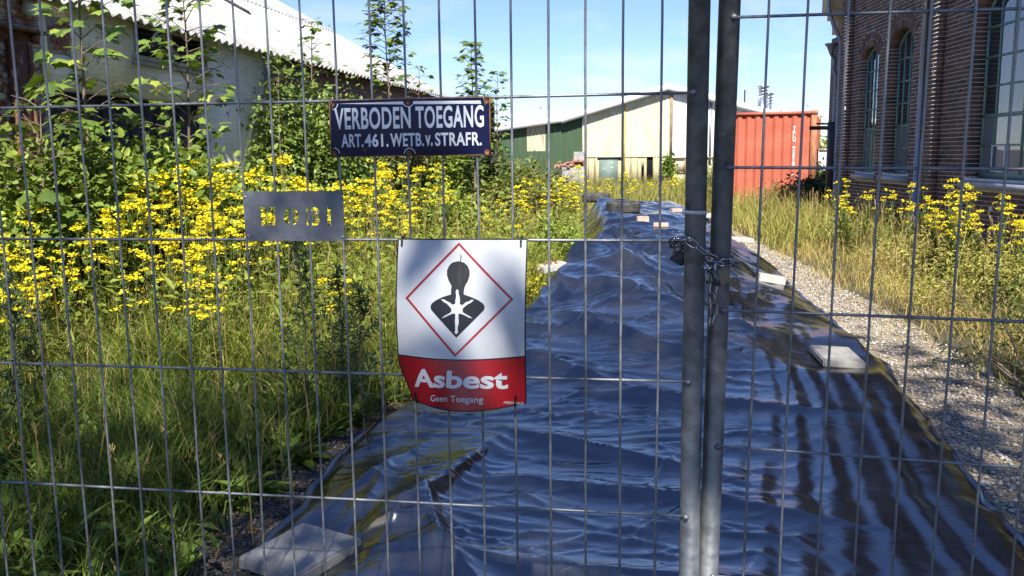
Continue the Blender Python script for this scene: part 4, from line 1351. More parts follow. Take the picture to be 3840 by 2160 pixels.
# rubble and blocks by the green wall
M['block'] = surf('grey_block', (0.24, 0.235, 0.225), (0.36, 0.35, 0.335), scale=5, rough=0.95, bump=0.5, bscale=30)
slab('concrete_block', 2.72, 38.9, 0.0, 1.0, 0.5, 0.95, 0.05, M['block'], 'large grey concrete block carrying rubble by the green cladding', 'block')
slab('concrete_block', 3.0, 38.9, 1.22, 0.45, 0.35, 0.38, -0.1, M['block'], 'small pale concrete block on top of the rubble heap', 'block')
rb = MB()
r_r = np.random.default_rng(9)
for k in range(70):
    t = r_r.random()
    x, y = 1.95 + 1.25 * t + r_r.normal(0, 0.05), 38.85 + r_r.normal(0, 0.12)
    z = 0.93 + r_r.random() * (0.08 + 0.32 * t)
    a, b_, c = r_r.uniform(0.05, 0.12, 3)
    rb.box(x - a, x + a, y - b_, y + b_, z - c * 0.6, z + c * 0.6, col=np.array([0.30, 0.15, 0.11]) * r_r.uniform(0.6, 1.3), top=(a * 0.3, b_ * 0.3))
o = rb.build('rubble', M['red_brick'])
tag(o, 'heap of broken red bricks on the grey block beside green cladding', kind='stuff')

# ------------------------------------------------------------------ red shipping container
cx_, cy_ = Vector((0.940, -0.342, 0)).normalized(), Vector((0.342, 0.940, 0)).normalized()
CT = empty('shipping_container', frame((5.99, 24.93, 0.0), cx_, cy_))
tag(CT, 'faded red shipping container with white vertical code letters on its end', 'container')
M['cont_red'] = surf('container_red', (0.40, 0.095, 0.055), (0.48, 0.13, 0.08), scale=1.5, rough=0.62, spec=0.3, stain=(0.30, 0.085, 0.055), stain_amt=0.6, sscale=2.5, bump=0.15, bscale=3.0, bdist=0.02)
M['cont_rust'] = surf('rusty_post', (0.22, 0.085, 0.04), (0.40, 0.18, 0.09), scale=6, rough=0.8, stretch=(3, 3, 0.6), detail=8)
M['cont_white'] = surf('container_lettering', (0.70, 0.68, 0.66), (0.80, 0.79, 0.77), scale=8, rough=0.6)
CW, CL, CHH = 2.44, 6.06, 2.59
def corr_profile(x0, x1, pitch, depth):
    xs_, ys_ = [], []
    x = x0
    while x < x1 - 1e-6:
        for f, d in ((0.0, 0.0), (0.46, 0.0), (0.54, depth), (0.94, depth)):
            xx = x + f * pitch
            if xx <= x1:
                xs_.append(xx)
                ys_.append(d)
        x += pitch
    xs_.append(x1)
    ys_.append(ys_[-1])
    return np.array(xs_), np.array(ys_)
def corr_panel(name, x0, x1, z0, z1, pitch, depth, fn):
    a, d = corr_profile(x0, x1, pitch, depth)
    V = np.concatenate([np.array([fn(p, q, z0) for p, q in zip(a, d)]), np.array([fn(p, q, z1) for p, q in zip(a, d)])])
    return MB().grid(V, len(a), 2).build(name, M['cont_red'], CT)
corr_panel('end_panel', 0.10, 2.29, 0.12, 2.49, 0.243, 0.04, lambda p, q, z: (p, 0.035 + q, z))
corr_panel('side_panel', 0.14, CL - 0.14, 0.12, 2.49, 0.28, 0.036, lambda p, q, z: (0.02 + q, CL - p, z))
corr_panel('side_panel', 0.14, CL - 0.14, 0.12, 2.49, 0.28, 0.036, lambda p, q, z: (CW - 0.02 - q, p, z))
MB().box(0.12, CW - 0.12, 0.06, CL, 2.50, 2.56).build('roof_panel', M['cont_red'], CT)
MB().box(0.12, CW - 0.12, CL - 0.08, CL, 0.1, 2.49).build('door_end', M['cont_red'], CT)
MB().box(0.14, CW - 0.16, 0.0, 0.075, 2.49, 2.575).build('top_rail', M['cont_red'], CT)
MB().box(0.14, CW - 0.16, 0.0, 0.075, 0.0, 0.12).build('bottom_rail', M['cont_red'], CT)
for x0 in (0.0, CW - 0.16):
    for y0 in (0.0, CL - 0.16):
        MB().box(x0, x0 + 0.16, y0, y0 + 0.16, 0.118, CHH - 0.118).build('corner_post', M['cont_rust'], CT)
        for z0 in (0.0, CHH - 0.116):
            cc = MB().box(x0 - 0.004, x0 + 0.166, y0 - 0.006, y0 + 0.166, z0, z0 + 0.116).build('corner_casting', M['cont_rust'], CT)
            MB().lathe([(0.0, 0.002), (0.03, 0.002), (0.032, 0.0)], 12, (x0 + 0.08, y0 - 0.007, z0 + 0.058), 'Y').build('lifting_hole', M['black_hole'], cc)
zt = 2.18
for ch in 'TRLU 925189 5':
    if ch != ' ':
        V2, T2 = text2d(ch, 0, 1, 0, 1, bold=0.02)
        w_ = 0.035 if ch in '1' else 0.078
        V3 = np.stack([1.857 + (V2[:, 0] - 0.5) * w_, np.full(len(V2), 0.031), zt - 0.092 + V2[:, 1] * 0.090], 1)
        MB().add(V3, tris=T2).build('letter', M['cont_white'], CT)
    zt -= 0.108

# white cabinet and a dark post between container and brick building
cab = empty('utility_cabinet', loc=(9.05, 26.0, 0))
MB().box(0, 0.5, 0, 0.45, 0.35, 1.5).build('body', M['white_trim'], cab)
MB().box(-0.03, 0.53, -0.03, 0.48, 1.502, 1.56).build('lid', M['zinc'], cab)
MB().box(0.02, 0.48, -0.012, -0.002, 0.40, 1.46).build('door', M['white_paint'], cab)
MB().box(0.05, 0.45, 0.05, 0.40, 0.0, 0.348).build('plinth', M['concrete'], cab)
tag(cab, 'white utility cabinet between the container and the brick building', 'cabinet')
pp = MB().box(-0.09, 0.09, -0.09, 0.09, 0, 2.42, col=(1, 1, 1)).build('timber_post', M['dark_timber'])
pp.location = (-0.36, 15.9, 0)
tag(pp, 'dark square timber post among the saplings, right of the blue sign', 'post')

# ------------------------------------------------------------------ mobile mesh fence: two panels meeting at the chained poles
YAW = R(9.0)
FL = empty('mesh_fence_panel', frame((0.3644, 1.7356, 1.2329), (math.cos(YAW), -math.sin(YAW), 0), (math.sin(YAW), math.cos(YAW), 0)))
tag(FL, 'galvanised wire mesh fence panel carrying the three signs', 'fence panel')
YAWR = R(12.5)
FR = empty('mesh_fence_panel', frame((0.4160, 1.7467, 1.2306), (math.cos(YAWR), -math.sin(YAWR), 0), (math.sin(YAWR), math.cos(YAWR), 0)) @ Matrix.Rotation(0.0138, 4, 'Y'))
tag(FR, 'galvanised wire mesh fence panel without signs, right of the chain', 'fence panel')
T_LO, T_HI = -1.13, 0.80
def wire_mesh(kind, length, r, k):
    rr_ = np.random.default_rng(100 + k)
    n = 22
    t = np.linspace(0, 1, n)
    w = np.cumsum(rr_.normal(0, 0.00035, n))
    w -= np.linspace(w[0], w[-1], n)
    w2 = np.cumsum(rr_.normal(0, 0.00035, n))
    w2 -= np.linspace(w2[0], w2[-1], n)
    z0 = np.zeros(n)
    P = np.stack([w, w2, t * length], 1) if kind == 'v' else np.stack([t * length, w2, w], 1)
    me = MB().tube(P, r, 8).mesh(kind, smooth=True)
    me.materials.append(M['wire'])
    return me
v_me = [wire_mesh('v', T_HI - T_LO, 0.0025, k) for k in range(4)]
for k in v_me:
    k.name = 'vertical_wire'
def add_panel(F, s_list, t_list, s0, s1, pole_s, far_pole, side):
    hm = [wire_mesh('h', s1 - s0, 0.0030, 20 + k) for k in range(2)]
    for i, s in enumerate(s_list):
        o = obj('vertical_wire', v_me[i % 4], F)
        o.location = (s, -0.0030, T_LO)
        if i % 3 == 1:
            o.rotation_euler = (0, 0, math.pi)
    for i, t in enumerate(t_list):
        o = obj('horizontal_wire', hm[i % 2], F)
        o.location = (s0, 0.0030, t)
        e = s1 if side > 0 else s0
        MB().lathe([(0.0, 0.008), (0.004, 0.007), (0.006, 0.003), (0.0068, -0.003), (0.005, -0.009), (0.0, -0.010)], 12, (e - 0.001 * side, 0.002, t), 'Y').build('weld_knob', M['wire'], F, smooth=True)
    for ps in (pole_s, far_pole):
        MB().tube([(ps, 0.019, -1.2), (ps, 0.019, 0.85)], 0.0210, 28).build('pole', M['galv'], F, smooth=True)
    a, b = sorted((pole_s, far_pole))
    for t in (0.83, -1.15):
        MB().tube([(a + 0.018, 0.019, t), (b - 0.018, 0.019, t)], 0.0205, 20).build('frame_tube', M['galv'], F, smooth=True)
tl_ = [0.3818 + 0.2877 * k for k in (1, 0, -1, -2, -3, -4, -5)]
tl_ = [t for t in tl_ if T_LO < t < T_HI]
add_panel(FL, [-0.0721 - 0.07272 * k for k in range(46)], tl_, -3.39, -0.008, 0.0, -3.44, 1)
tr_ = [0.5252 - 0.2853 * k for k in range(6)]
tr_ = [t for t in tr_ if T_LO < t < T_HI]
add_panel(FR, [0.0706 + 0.0725 * k for k in range(46)], tr_, 0.008, 3.40, 0.0, 3.45, -1)

# cable tie round the near pole
def in_fence(s, d, t):
    return FL.matrix_world @ Vector((s, d, t))
ct = MB().lathe([(0.0213, -0.0035), (0.0228, -0.0035), (0.0228, 0.0035), (0.0213, 0.0035), (0.0213, -0.0035)], 30)
ct.box(-0.0258, -0.0205, -0.0045, 0.0045, -0.0045, 0.0045)
o = ct.build('cable_tie', M['grey_plastic'])
o.matrix_world = FL.matrix_world @ Matrix.Translation((0, 0.019, 0.150)) @ Matrix.Rotation(0.02, 4, 'Y')
tag(o, 'pale grey cable tie round the left of the two poles', 'cable tie')

# ------------------------------------------------------------------ blue enamel sign
def enamel():
    m, nt, b = new_mat('blue_enamel')
    tc = nd(nt, 'ShaderNodeTexCoord')
    n1 = nd(nt, 'ShaderNodeTexNoise', Scale=22.0, Detail=9, Roughness=0.7)
    n2 = nd(nt, 'ShaderNodeTexNoise', Scale=60.0, Detail=4)
    for n in (n1, n2):
        nt.links.new(tc.outputs['Object'], n.inputs['Vector'])
    r1 = ramp(nt, ((0.66, (0, 0, 0)), (0.69, (1, 1, 1))))
    nt.links.new(n1.outputs['Fac'], r1.inputs['Fac'])
    c = mix(nt, r1.outputs['Color'], (0.004, 0.006, 0.036), (0.10, 0.045, 0.02))
    nt.links.new(c, b.inputs['Base Color'])
    b.inputs['Roughness'].default_value = 0.3
    b.inputs['Specular IOR Level'].default_value = 0.25
    return m
M['enamel_blue'] = enamel()
def chipped(name, c, chip, lo, hi, scale):
    m, nt, b = new_mat(name)
    tc = nd(nt, 'ShaderNodeTexCoord')
    n1 = nd(nt, 'ShaderNodeTexNoise', Scale=scale, Detail=8, Roughness=0.68)
    n2 = nd(nt, 'ShaderNodeTexNoise', Scale=30.0, Detail=4)
    for n in (n1, n2):
        nt.links.new(tc.outputs['Object'], n.inputs['Vector'])
    r1 = ramp(nt, ((lo, (0, 0, 0)), (hi, (1, 1, 1))))
    nt.links.new(n1.outputs['Fac'], r1.inputs['Fac'])
    cc = ramp(nt, ((0.4, tuple(v * 0.4 for v in chip)), (0.6, chip)))
    nt.links.new(n2.outputs['Fac'], cc.inputs['Fac'])
    nt.links.new(mix(nt, r1.outputs['Color'], c, cc.outputs['Color']), b.inputs['Base Color'])
    b.inputs['Roughness'].default_value = 0.3
    return m
M['enamel_white'] = chipped('white_enamel', (0.56, 0.60, 0.66), (0.30, 0.13, 0.05), 0.655, 0.675, 36.0)
EN = empty('enamel_sign', FL.matrix_world @ Matrix.Translation((-0.742, -0.0085, 0.268)))
tag(EN, 'dark blue enamel sign with white letters and rust chips', 'sign')
EW, EH = 0.334, 0.113
nx_, nz_ = 25, 9
ex, ez = np.meshgrid(np.linspace(0, EW, nx_), np.linspace(0, EH, nz_))
def dome(x, z):
    return 0.0028 * (1 - ((x / EW - 0.5) * 2) ** 4) * (1 - ((z / EH - 0.5) * 2) ** 4)
pl = MB().grid(np.stack([ex.ravel(), -dome(ex, ez).ravel(), ez.ravel()], 1), nx_, nz_)
pl.build('plate', M['enamel_blue'], EN, smooth=True)
MB().box(0.001, EW - 0.001, 0.0006, 0.0022, 0.001, EH - 0.001).build('plate_back', M['rust'], EN)
rim = MB()
for a in ((-0.0012, 0.0009, -0.0012, EH + 0.0012), (EW - 0.0009, EW + 0.0012, -0.0012, EH + 0.0012), (0.0009, EW - 0.0009, -0.0012, 0.0009), (0.0009, EW - 0.0009, EH - 0.0009, EH + 0.0012)):
    rim.box(a[0], a[1], -0.0012, 0.0024, a[2], a[3])
rim.build('rusty_edge', M['rust'], EN)
def on_dome(V2, lift):
    return np.stack([V2[:, 0], -dome(V2[:, 0], V2[:, 1]) - lift, V2[:, 1]], 1)
# white line with notched corners and notches at the middle fixings
def notch_outline(i):
    a, b_, c, d_ = i, EW - i, i, EH - i
    rc = 0.0095
    P = []
    def arc(cx0, cz0, a0, a1, r, n=7):
        for t in np.linspace(a0, a1, n):
            P.append((cx0 + r * math.cos(t), cz0 + r * math.sin(t)))
    k = i - 0.005
    arc(0.006, 0.006, math.pi / 2, 0, rc + k)
    arc(EW / 2, 0.004, math.pi, 0, rc + k)
    arc(EW - 0.006, 0.006, math.pi, math.pi / 2, rc + k)
    arc(EW - 0.006, EH - 0.006, -math.pi / 2, -math.pi, rc + k)
    arc(EW / 2, EH - 0.004, 0, -math.pi, rc + k)
    arc(0.006, EH - 0.006, 0, -math.pi / 2, rc + k)
    return P
V2, T2 = shape2d([notch_outline(0.0062), notch_outline(0.0078)])
MB().add(on_dome(V2, 0.0005), tris=T2).build('white_border', M['enamel_white'], EN)
def ebox(x0, x1, y0, y1):
    """pixels of the enlarged sign picture -> sign coordinates"""
    return ((x0 - 130) / 2205 * EW, (x1 - 130) / 2205 * EW, y0, y1)
for body, px0, px1, z0, z1, bold in (('VERBODEN', 195, 1262, 0.0545, 0.0985, 0.022), ('TOEGANG', 1330, 2255, 0.0545, 0.0985, 0.022), ('ART.', 280, 592, 0.0185, 0.0455, 0.024), ('461.', 612, 945, 0.0185, 0.0455, 0.026), ('WETB.', 972, 1436, 0.0185, 0.0455, 0.024), ('v.', 1455, 1556, 0.0185, 0.0405, 0.03), ('STRAFR.', 1590, 2222, 0.0185, 0.0455, 0.024)):
    bx = ebox(px0, px1, z0, z1)
    V2, T2 = text2d(body, *bx, bold=bold, space=1.06)
    MB().add(on_dome(V2, 0.0006), tris=T2).build('lettering', M['enamel_white'], EN)
def hole(x, z, mat, r=0.0042):
    MB().lathe([(0.0, 0.0014), (r * 0.7, 0.0014), (r, 0.0006), (r * 1.25, 0.0)], 16, (0, 0, 0), 'Y').build('fixing_hole', mat, EN).location = (x, -dome(x, z) - 0.0016, z)
for x, z in ((0.007, 0.007), (EW / 2, 0.006), (EW / 2, EH - 0.006), (0.0065, EH - 0.0065), (EW - 0.0065, EH - 0.0065), (EW - 0.0065, 0.0065)):
    hole(x, z, M['rust'])
for x, z, a in ((0.0065, EH - 0.0035, 0.1), (EW - 0.011, EH - 0.0035, -0.1), (EW / 2 - 0.003, 0.002, 0.5)):
    P = [(x - 0.0035 * math.sin(a) - 0.0, 0.004, z + 0.010), (x, -0.0052, z + 0.006), (x - 0.006 * math.sin(a), -0.0055, z - 0.006), (x - 0.011 * math.sin(a), 0.002, z - 0.012)]
    MB().tube(P, 0.0020, 7).build('wire_strap', M['galv'], EN, smooth=True)

# ------------------------------------------------------------------ stencilled zinc plate
M['zinc_plate'] = surf('zinc_plate', (0.115, 0.125, 0.145), (0.185, 0.195, 0.215), scale=28, rough=0.5, metal=0.45, rvar=0.12, detail=3)
MP = empty('stencil_plate', FL.matrix_world @ Matrix.Translation((-0.940, -0.0062, 0.0925)))
tag(MP, 'grey zinc plate with cut-out stencil letters beside the yellow flowers', 'sign')
PW, PH = 0.218, 0.105
def pz(x, y):
    xx = x - 0.0437 * (y - 105)
    return ((xx - 112) / 2245 * PW, (1250 - y) / 1145 * PH)
def ell(cx0, cy0, rx, ry, t0, t1, n=10):
    return [(cx0 + rx * math.cos(t), cy0 + ry * math.sin(t)) for t in np.linspace(t0, t1, n)]
holes = []
holes.append([(485, 470), (605, 470), (645, 590), (672, 590), (700, 470), (830, 470), (850, 890), (752, 890), (748, 780), (712, 890), (640, 890), (600, 800), (596, 890), (500, 890)])
holes.append(ell(1172, 690, 150, 205, math.radians(112), math.radians(262), 12) + ell(1178, 690, 60, 125, math.radians(255), math.radians(105), 10))
holes.append(ell(1200, 690, 150, 205, math.radians(-82), math.radians(78), 12) + ell(1195, 690, 64, 125, math.radians(70), math.radians(-75), 10))
holes.append([(1530, 475), (1608, 475), (1622, 893), (1548, 893)])
holes.append([(1648, 475), (1720, 475)] + ell(1725, 570, 100, 95, math.radians(-80), math.radians(70), 8) + ell(1730, 785, 110, 110, math.radians(-60), math.radians(85), 8) + [(1664, 895), (1662, 815), (1710, 812), (1728, 780), (1718, 735), (1660, 735), (1655, 645), (1705, 640), (1720, 600), (1705, 555), (1652, 555)])
holes.append([(2000, 490), (2020, 475), (2062, 475), (2080, 495), (2098, 895), (2020, 895)])
outer = [(0, 0), (PW, 0), (PW, PH), (0, PH)]
cu = bpy.data.curves.new('plate', 'CURVE')
cu.dimensions = '2D'
cu.fill_mode = 'BOTH'
cu.extrude = 0.0007
for p in [outer] + [[pz(x, y) for x, y in h] for h in holes]:
    s = cu.splines.new('POLY')
    s.points.add(len(p) - 1)
    for k, (x, y) in enumerate(p):
        s.points[k].co = (x, y, 0, 1)
    s.use_cyclic_u = True
V2, T2 = None, None
tmp = bpy.data.objects.new('plate', cu)
COL.objects.link(tmp)
dg = bpy.context.evaluated_depsgraph_get()
dg.update()
me = bpy.data.meshes.new_from_object(tmp.evaluated_get(dg))
bpy.data.objects.remove(tmp)
bpy.data.curves.remove(cu)
me.name = 'plate'
me.materials.clear()
me.materials.append(M['zinc_plate'])
po = obj('plate', me, MP)
po.matrix_local = Matrix.Rotation(math.pi / 2, 4, 'X')
for x, z in ((0.001, PH - 0.012), (PW - 0.003, PH - 0.014), (0.003, 0.010), (PW - 0.004, 0.008)):
    MB().lathe([(0.0, 0.0030), (0.0025, 0.0025), (0.0040, 0.0004), (0.0042, 0.0)], 12, (x, -0.0008, z), 'Y').build('screw', M['wire'], MP, smooth=True).scale = (1, 1, 1)
for o in [c for c in MP.children if c.name.startswith('screw')]:
    o.data.transform(Matrix.Diagonal((1, -1, 1, 1)))
    o.data.flip_normals()
for x, z in ((0.029, 0.078), (0.050, 0.0085)):
    MB().lathe([(0.0, -0.002), (0.0012, -0.0015), (0.0015, 0.0)], 8, (x, -0.0008, z), 'Y').build('rivet', M['wire'], MP, smooth=True)

# ------------------------------------------------------------------ bowed asbestos warning sign
AS = empty('warning_sign', FL.matrix_world @ Matrix.Translation((-0.606, -0.0075, 0.099)))
tag(AS, 'bowed white and red warning sign with a black figure in a red diamond', 'sign')
AW, AH = 0.272, 0.350
def bow(V2, lift):
    """flat sheet coordinates (a right, b down) -> bowed surface, lifted along the outward normal"""
    def S(a, b):
        u, v = a / AW, b / AH
        sv = np.sin(np.pi * np.clip(v, 0, 1))
        oL = 0.034 * sv ** 0.9
        oR = 0.020 * sv
        md = 0.007 + 0.072 * np.clip(v, 0, 1) ** 2.0
        o_ = (1 - u) * oL + u * oR + md * np.sin(np.pi * np.clip(u, 0, 1))
        sL = 0.020 * sstep((v - 0.72) / 0.28)
        s = sL + u * (AW - 0.006 * v - sL)
        t = -b * 0.985
        return np.stack([s, -o_, t], -1)
    a, b = V2[:, 0], V2[:, 1]
    P = S(a, b)
    e = 1e-3
    da = S(a + e, b) - S(a - e, b)
    db = S(a, b + e) - S(a, b - e)
    n = np.cross(da, -db)
    n /= np.linalg.norm(n, axis=1)[:, None]
    n = np.where(n[:, 1:2] > 0, -n, n)
    return P + n * lift
def slice_flat(V2, T2, step=0.014):
    bm = bmesh.new()
    vs = [bm.verts.new((x, y, 0)) for x, y in V2]
    for t in T2:
        try:
            bm.faces.new([vs[i] for i in t])
        except ValueError:
            pass
    for ax in (0, 1):
        lo, hi = V2[:, ax].min(), V2[:, ax].max()
        k = math.floor(lo / step) + 1
        while k * step < hi:
            co = [0, 0, 0]
            no = [0, 0, 0]
            co[ax] = k * step
            no[ax] = 1
            bmesh.ops.bisect_plane(bm, geom=bm.verts[:] + bm.edges[:] + bm.faces[:], plane_co=co, plane_no=no)
            k += 1
    bmesh.ops.triangulate(bm, faces=bm.faces[:])
    bm.verts.index_update()
    V = np.array([v.co[:2] for v in bm.verts])
    T = np.array([[v.index for v in f.verts] for f in bm.faces])
    bm.free()
    return V, T
def printed(name, polys, mat, lift, parent=AS, vt=None):
    V2, T2 = shape2d(polys) if vt is None else vt
    V2, T2 = slice_flat(V2, T2)
    P = bow(V2, lift)
    return MB().add(P, tris=T2).build(name, mat, parent, smooth=False)
M['sign_white'] = surf('sign_white', (0.47, 0.485, 0.50), (0.52, 0.535, 0.55), scale=6, rough=0.36, spec=0.5, stain=(0.42, 0.42, 0.34), stain_amt=0.8, sscale=26, slo=0.70, shi=0.76)
M['sign_red'] = surf('sign_red', (0.30, 0.007, 0.013), (0.34, 0.010, 0.016), scale=6, rough=0.3, spec=0.5)
M['sign_black'] = surf('sign_black', (0.008, 0.008, 0.009), (0.013, 0.013, 0.014), scale=40, rough=0.35)
def xmap(x, y):
    """pixels of the enlarged sign picture -> flat sheet coordinates"""
    yl = [72, 300, 560, 700, 830, 985, 1150, 1300, 1420]
    xl = [90, 66, 50, 42, 46, 72, 118, 178, 200]
    a = np.interp(y, yl, xl)
    b = np.interp(y, [65, 1340], [1097, 1084])
    u = (x - a) / (b - a)
    v = 0.70 * (y - 70) / 915
    if y > 985:                        # the lower band bulges towards the viewer in the middle
        v = 0.70 + 0.30 * (y - 985) / (335 + 98 * math.sin(math.pi * min(max(u, 0), 1)))
    return (u * AW, v * AH)
RB = 0.70 * AH
def sheet(name, b0, b1, mat, nb):
    a, b = np.meshgrid(np.linspace(0, AW, 31), np.linspace(b0, b1, nb))
    P = bow(np.stack([a.ravel(), b.ravel()], 1), 0.0)
    return MB().grid(P, 31, nb, flip=True).build(name, mat, AS, smooth=True)
sheet('white_field', 0, RB, M['sign_white'], 32)
sheet('red_band', RB, AH, M['sign_red'], 14)
a, b = np.meshgrid(np.linspace(0, AW, 31), np.linspace(0, AH, 44))
MB().grid(bow(np.stack([a.ravel(), b.ravel()], 1), -0.0016), 31, 44).build('sign_back', M['grey_plastic'], AS, smooth=True)
e = 0.0026
printed('black_border', [[(0, 0), (AW, 0), (AW, AH), (0, AH)], [(e, e), (AW - e, e), (AW - e, AH - e), (e, AH - e)]], M['sign_black'], 0.0006)
printed('black_border', [[(e, RB - 0.0018), (AW - e, RB - 0.0018), (AW - e, RB + 0.0008), (e, RB + 0.0008)]], M['sign_black'], 0.0006)
dm = [(575, 98), (995, 530), (562, 960), (135, 525)]
cxm, cym = 566, 528
printed('red_diamond', [[xmap(x, y) for x, y in dm], [xmap(cxm + (x - cxm) * 0.945, cym + (y - cym) * 0.945) for x, y in dm]], M['sign_red'], 0.0006)
# figure: head, neck and heart-shaped trunk
fig = []
for t in np.linspace(math.radians(118), math.radians(422), 26):
    fig.append((567 + 92 * math.cos(t), 338 + 98 * math.sin(t)))
fig = [(p[0], p[1]) for p in fig]
body = [(612, 450), (612, 488), (660, 505), (720, 530), (762, 558), (776, 585), (768, 610), (558, 815), (352, 612), (343, 585), (356, 558), (400, 528), (460, 505), (510, 488), (510, 450)]
hd = [(620, 428), (645, 385), (656, 345), (655, 310), (640, 275), (612, 250), (567, 240), (522, 250), (494, 275), (478, 310), (477, 345), (490, 385), (515, 428)]
poly = [(515, 428)] + [(510, 460), (510, 490), (450, 508), (392, 534), (355, 560), (343, 585), (350, 610), (558, 815), (768, 610), (776, 585), (764, 560), (722, 532), (665, 507), (612, 490), (612, 460), (620, 428)] + hd[1:-1]
star = [(561, 449), (571, 462), (570, 480), (578, 505), (582, 535), (580, 560), (600, 570), (625, 548), (655, 538), (670, 528), (692, 530), (668, 552), (640, 565), (615, 585), (602, 600), (605, 622), (635, 640), (660, 652), (684, 670), (650, 662), (618, 645), (590, 635), (572, 632), (570, 665), (574, 700), (566, 740), (568, 765), (574, 772), (556, 790), (540, 772), (547, 765), (546, 730), (542, 690), (545, 650), (543, 633), (520, 635), (495, 645), (470, 658), (430, 672), (462, 648), (490, 635), (512, 620), (514, 598), (498, 580), (478, 560), (452, 548), (428, 528), (455, 526), (478, 540), (505, 552), (522, 566), (545, 558), (546, 530), (552, 500), (548, 478), (550, 460)]
printed('black_figure', [[xmap(x, y) for x, y in poly], [xmap(x, y) for x, y in star]], M['sign_black'], 0.0006)
# dried black drip on the figure's head
printed('tar_drip', [[xmap(x, y) for x, y in ((588, 172), (594, 210), (588, 250), (590, 340), (592, 400), (584, 440), (566, 410), (566, 350), (574, 280), (584, 230))]], M['black_plastic'], 0.0012)
def fit_text(body, x0, x1, y0, y1, bold, name='lettering', mat=None):
    V2, T2 = text2d(body, 0, 1, 0, 1, bold=bold)
    W2 = np.array([xmap(x0 + vx * (x1 - x0), y1 - vy * (y1 - y0)) for vx, vy in V2])
    return printed(name, None, mat or M['sign_print'], 0.0007, vt=(W2, T2))
M['sign_print'] = surf('sign_print_white', (0.56, 0.57, 0.58), (0.60, 0.61, 0.62), scale=6, rough=0.35)
fit_text('Asbest', 222, 958, 1072, 1222, 0.028)
fit_text('Geen Toegang', 385, 793, 1282, 1352, 0.004)
fit_text('ASBESTSHOP', 928, 1062, 1316, 1336, 0.0)
for (u, v, rz_) in ((0.036, 0.018, 0.0), (0.950, 0.018, 0.0), (0.055, 0.965, 0.5), (0.925, 0.965, -0.5)):
    P0 = bow(np.array([[u * AW, v * AH + 0.010]]), 0.0016)[0]
    P1 = bow(np.array([[u * AW + 0.004 * math.sin(rz_), max(v * AH - 0.010, -0.002)]]), 0.0022)[0]
    if v > 0.5:
        P0, P1 = P1, bow(np.array([[u * AW + 0.010 * math.sin(rz_), v * AH + 0.012]]), 0.002)[0]
    back = np.array([P1[0], 0.010, P1[2]])
    MB().tube([P0, (P0 + P1) / 2 + np.array([0, -0.001, 0]), P1, back], 0.0022, 7).build('tie', M['black_plastic'], AS, smooth=True)

# ------------------------------------------------------------------ chain and padlocks
def link_mesh(L=0.0310, W=0.0178, r=0.00225):
    hw, hl = W / 2 - r, L / 2 - r
    n = 9
    P = []
    for t in np.linspace(-math.pi / 2, math.pi / 2, n):
        P.append((hl - hw + hw * math.cos(t), hw * math.sin(t), 0))
    for t in np.linspace(math.pi / 2, 3 * math.pi / 2, n):
        P.append((-(hl - hw) + hw * math.cos(t), hw * math.sin(t), 0))
    P = np.array(P)
    m = len(P)
    seg = 8
    T = np.roll(P, -1, 0) - np.roll(P, 1, 0)
    T /= np.linalg.norm(T, axis=1)[:, None]
    A = np.cross(T, np.array([0, 0, 1.0]))
    B = np.tile(np.array([0, 0, 1.0]), (m, 1))
    a = np.linspace(0, 2 * np.pi, seg, endpoint=False)
    V = (P[:, None] + r * (np.cos(a)[None, :, None] * A[:, None] + np.sin(a)[None, :, None] * B[:, None])).reshape(-1, 3)
    i = np.arange(m)[:, None]
    j = np.arange(seg)[None, :]
    Q = np.stack([i * seg + j, i * seg + (j + 1) % seg, ((i + 1) % m) * seg + (j + 1) % seg, ((i + 1) % m) * seg + j], -1).reshape(-1, 4)
    me = MB().add(V, quads=Q).mesh('link', smooth=True)
    me.materials.append(M['chain'])
    return me
LK = link_mesh()
CHN = empty('chain', FL.matrix_world.copy())
tag(CHN, 'steel chain wound round both poles with its loose end hanging down', 'chain')
def strand(pts, start_roll=0.0, pitch=0.0222):
    P = np.array(pts, float)
    d = np.concatenate([[0], np.cumsum(np.linalg.norm(np.diff(P, axis=0), axis=1))])
    n = max(1, int(round(d[-1] / pitch)))
    for k in range(n):
        s = (k + 0.5) * d[-1] / n
        c = np.array([np.interp(s, d, P[:, q]) for q in range(3)])
        c2 = np.array([np.interp(min(s + 0.006, d[-1]), d, P[:, q]) for q in range(3)]) - np.array([np.interp(max(s - 0.006, 0), d, P[:, q]) for q in range(3)])
        t = Vector(c2).normalized()
        up = Vector((0, -1, 0))
        sd_ = t.cross(up).normalized()
        up = sd_.cross(t).normalized()
        m = frame(c, t, sd_, -up) if False else frame(c, t, up.cross(t).normalized(), up)
        o = obj('link', LK, CHN)
        o.matrix_local = m @ Matrix.Rotation(start_roll + (math.pi / 2) * (k % 2) + 0.25 * math.sin(k * 2.3), 4, 'X')
strand([(-0.047, 0.010, 0.088), (-0.040, -0.010, 0.099), (-0.026, -0.018, 0.101), (-0.013, -0.020, 0.095), (0.001, -0.022, 0.086), (0.013, -0.022, 0.076), (0.024, -0.024, 0.066), (0.040, -0.026, 0.060)], 0.3)
strand([(0.026, -0.014, 0.052), (0.045, -0.024, 0.053), (0.066, -0.022, 0.055), (0.078, -0.004, 0.048), (0.082, 0.020, 0.050)], 0.9)
strand([(0.030, -0.010, 0.062), (0.022, -0.022, 0.042), (0.023, -0.026, 0.014)], 0.2)
strand([(0.034, -0.014, 0.034), (0.036, -0.016, 0.006), (0.033, -0.018, -0.016), (0.037, -0.018, -0.040), (0.032, -0.020, -0.072)], 1.1)
strand([(-0.047, 0.010, 0.088), (-0.030, 0.045, 0.080), (0.02, 0.062, 0.068), (0.07, 0.060, 0.055), (0.082, 0.020, 0.050)], 0.0)
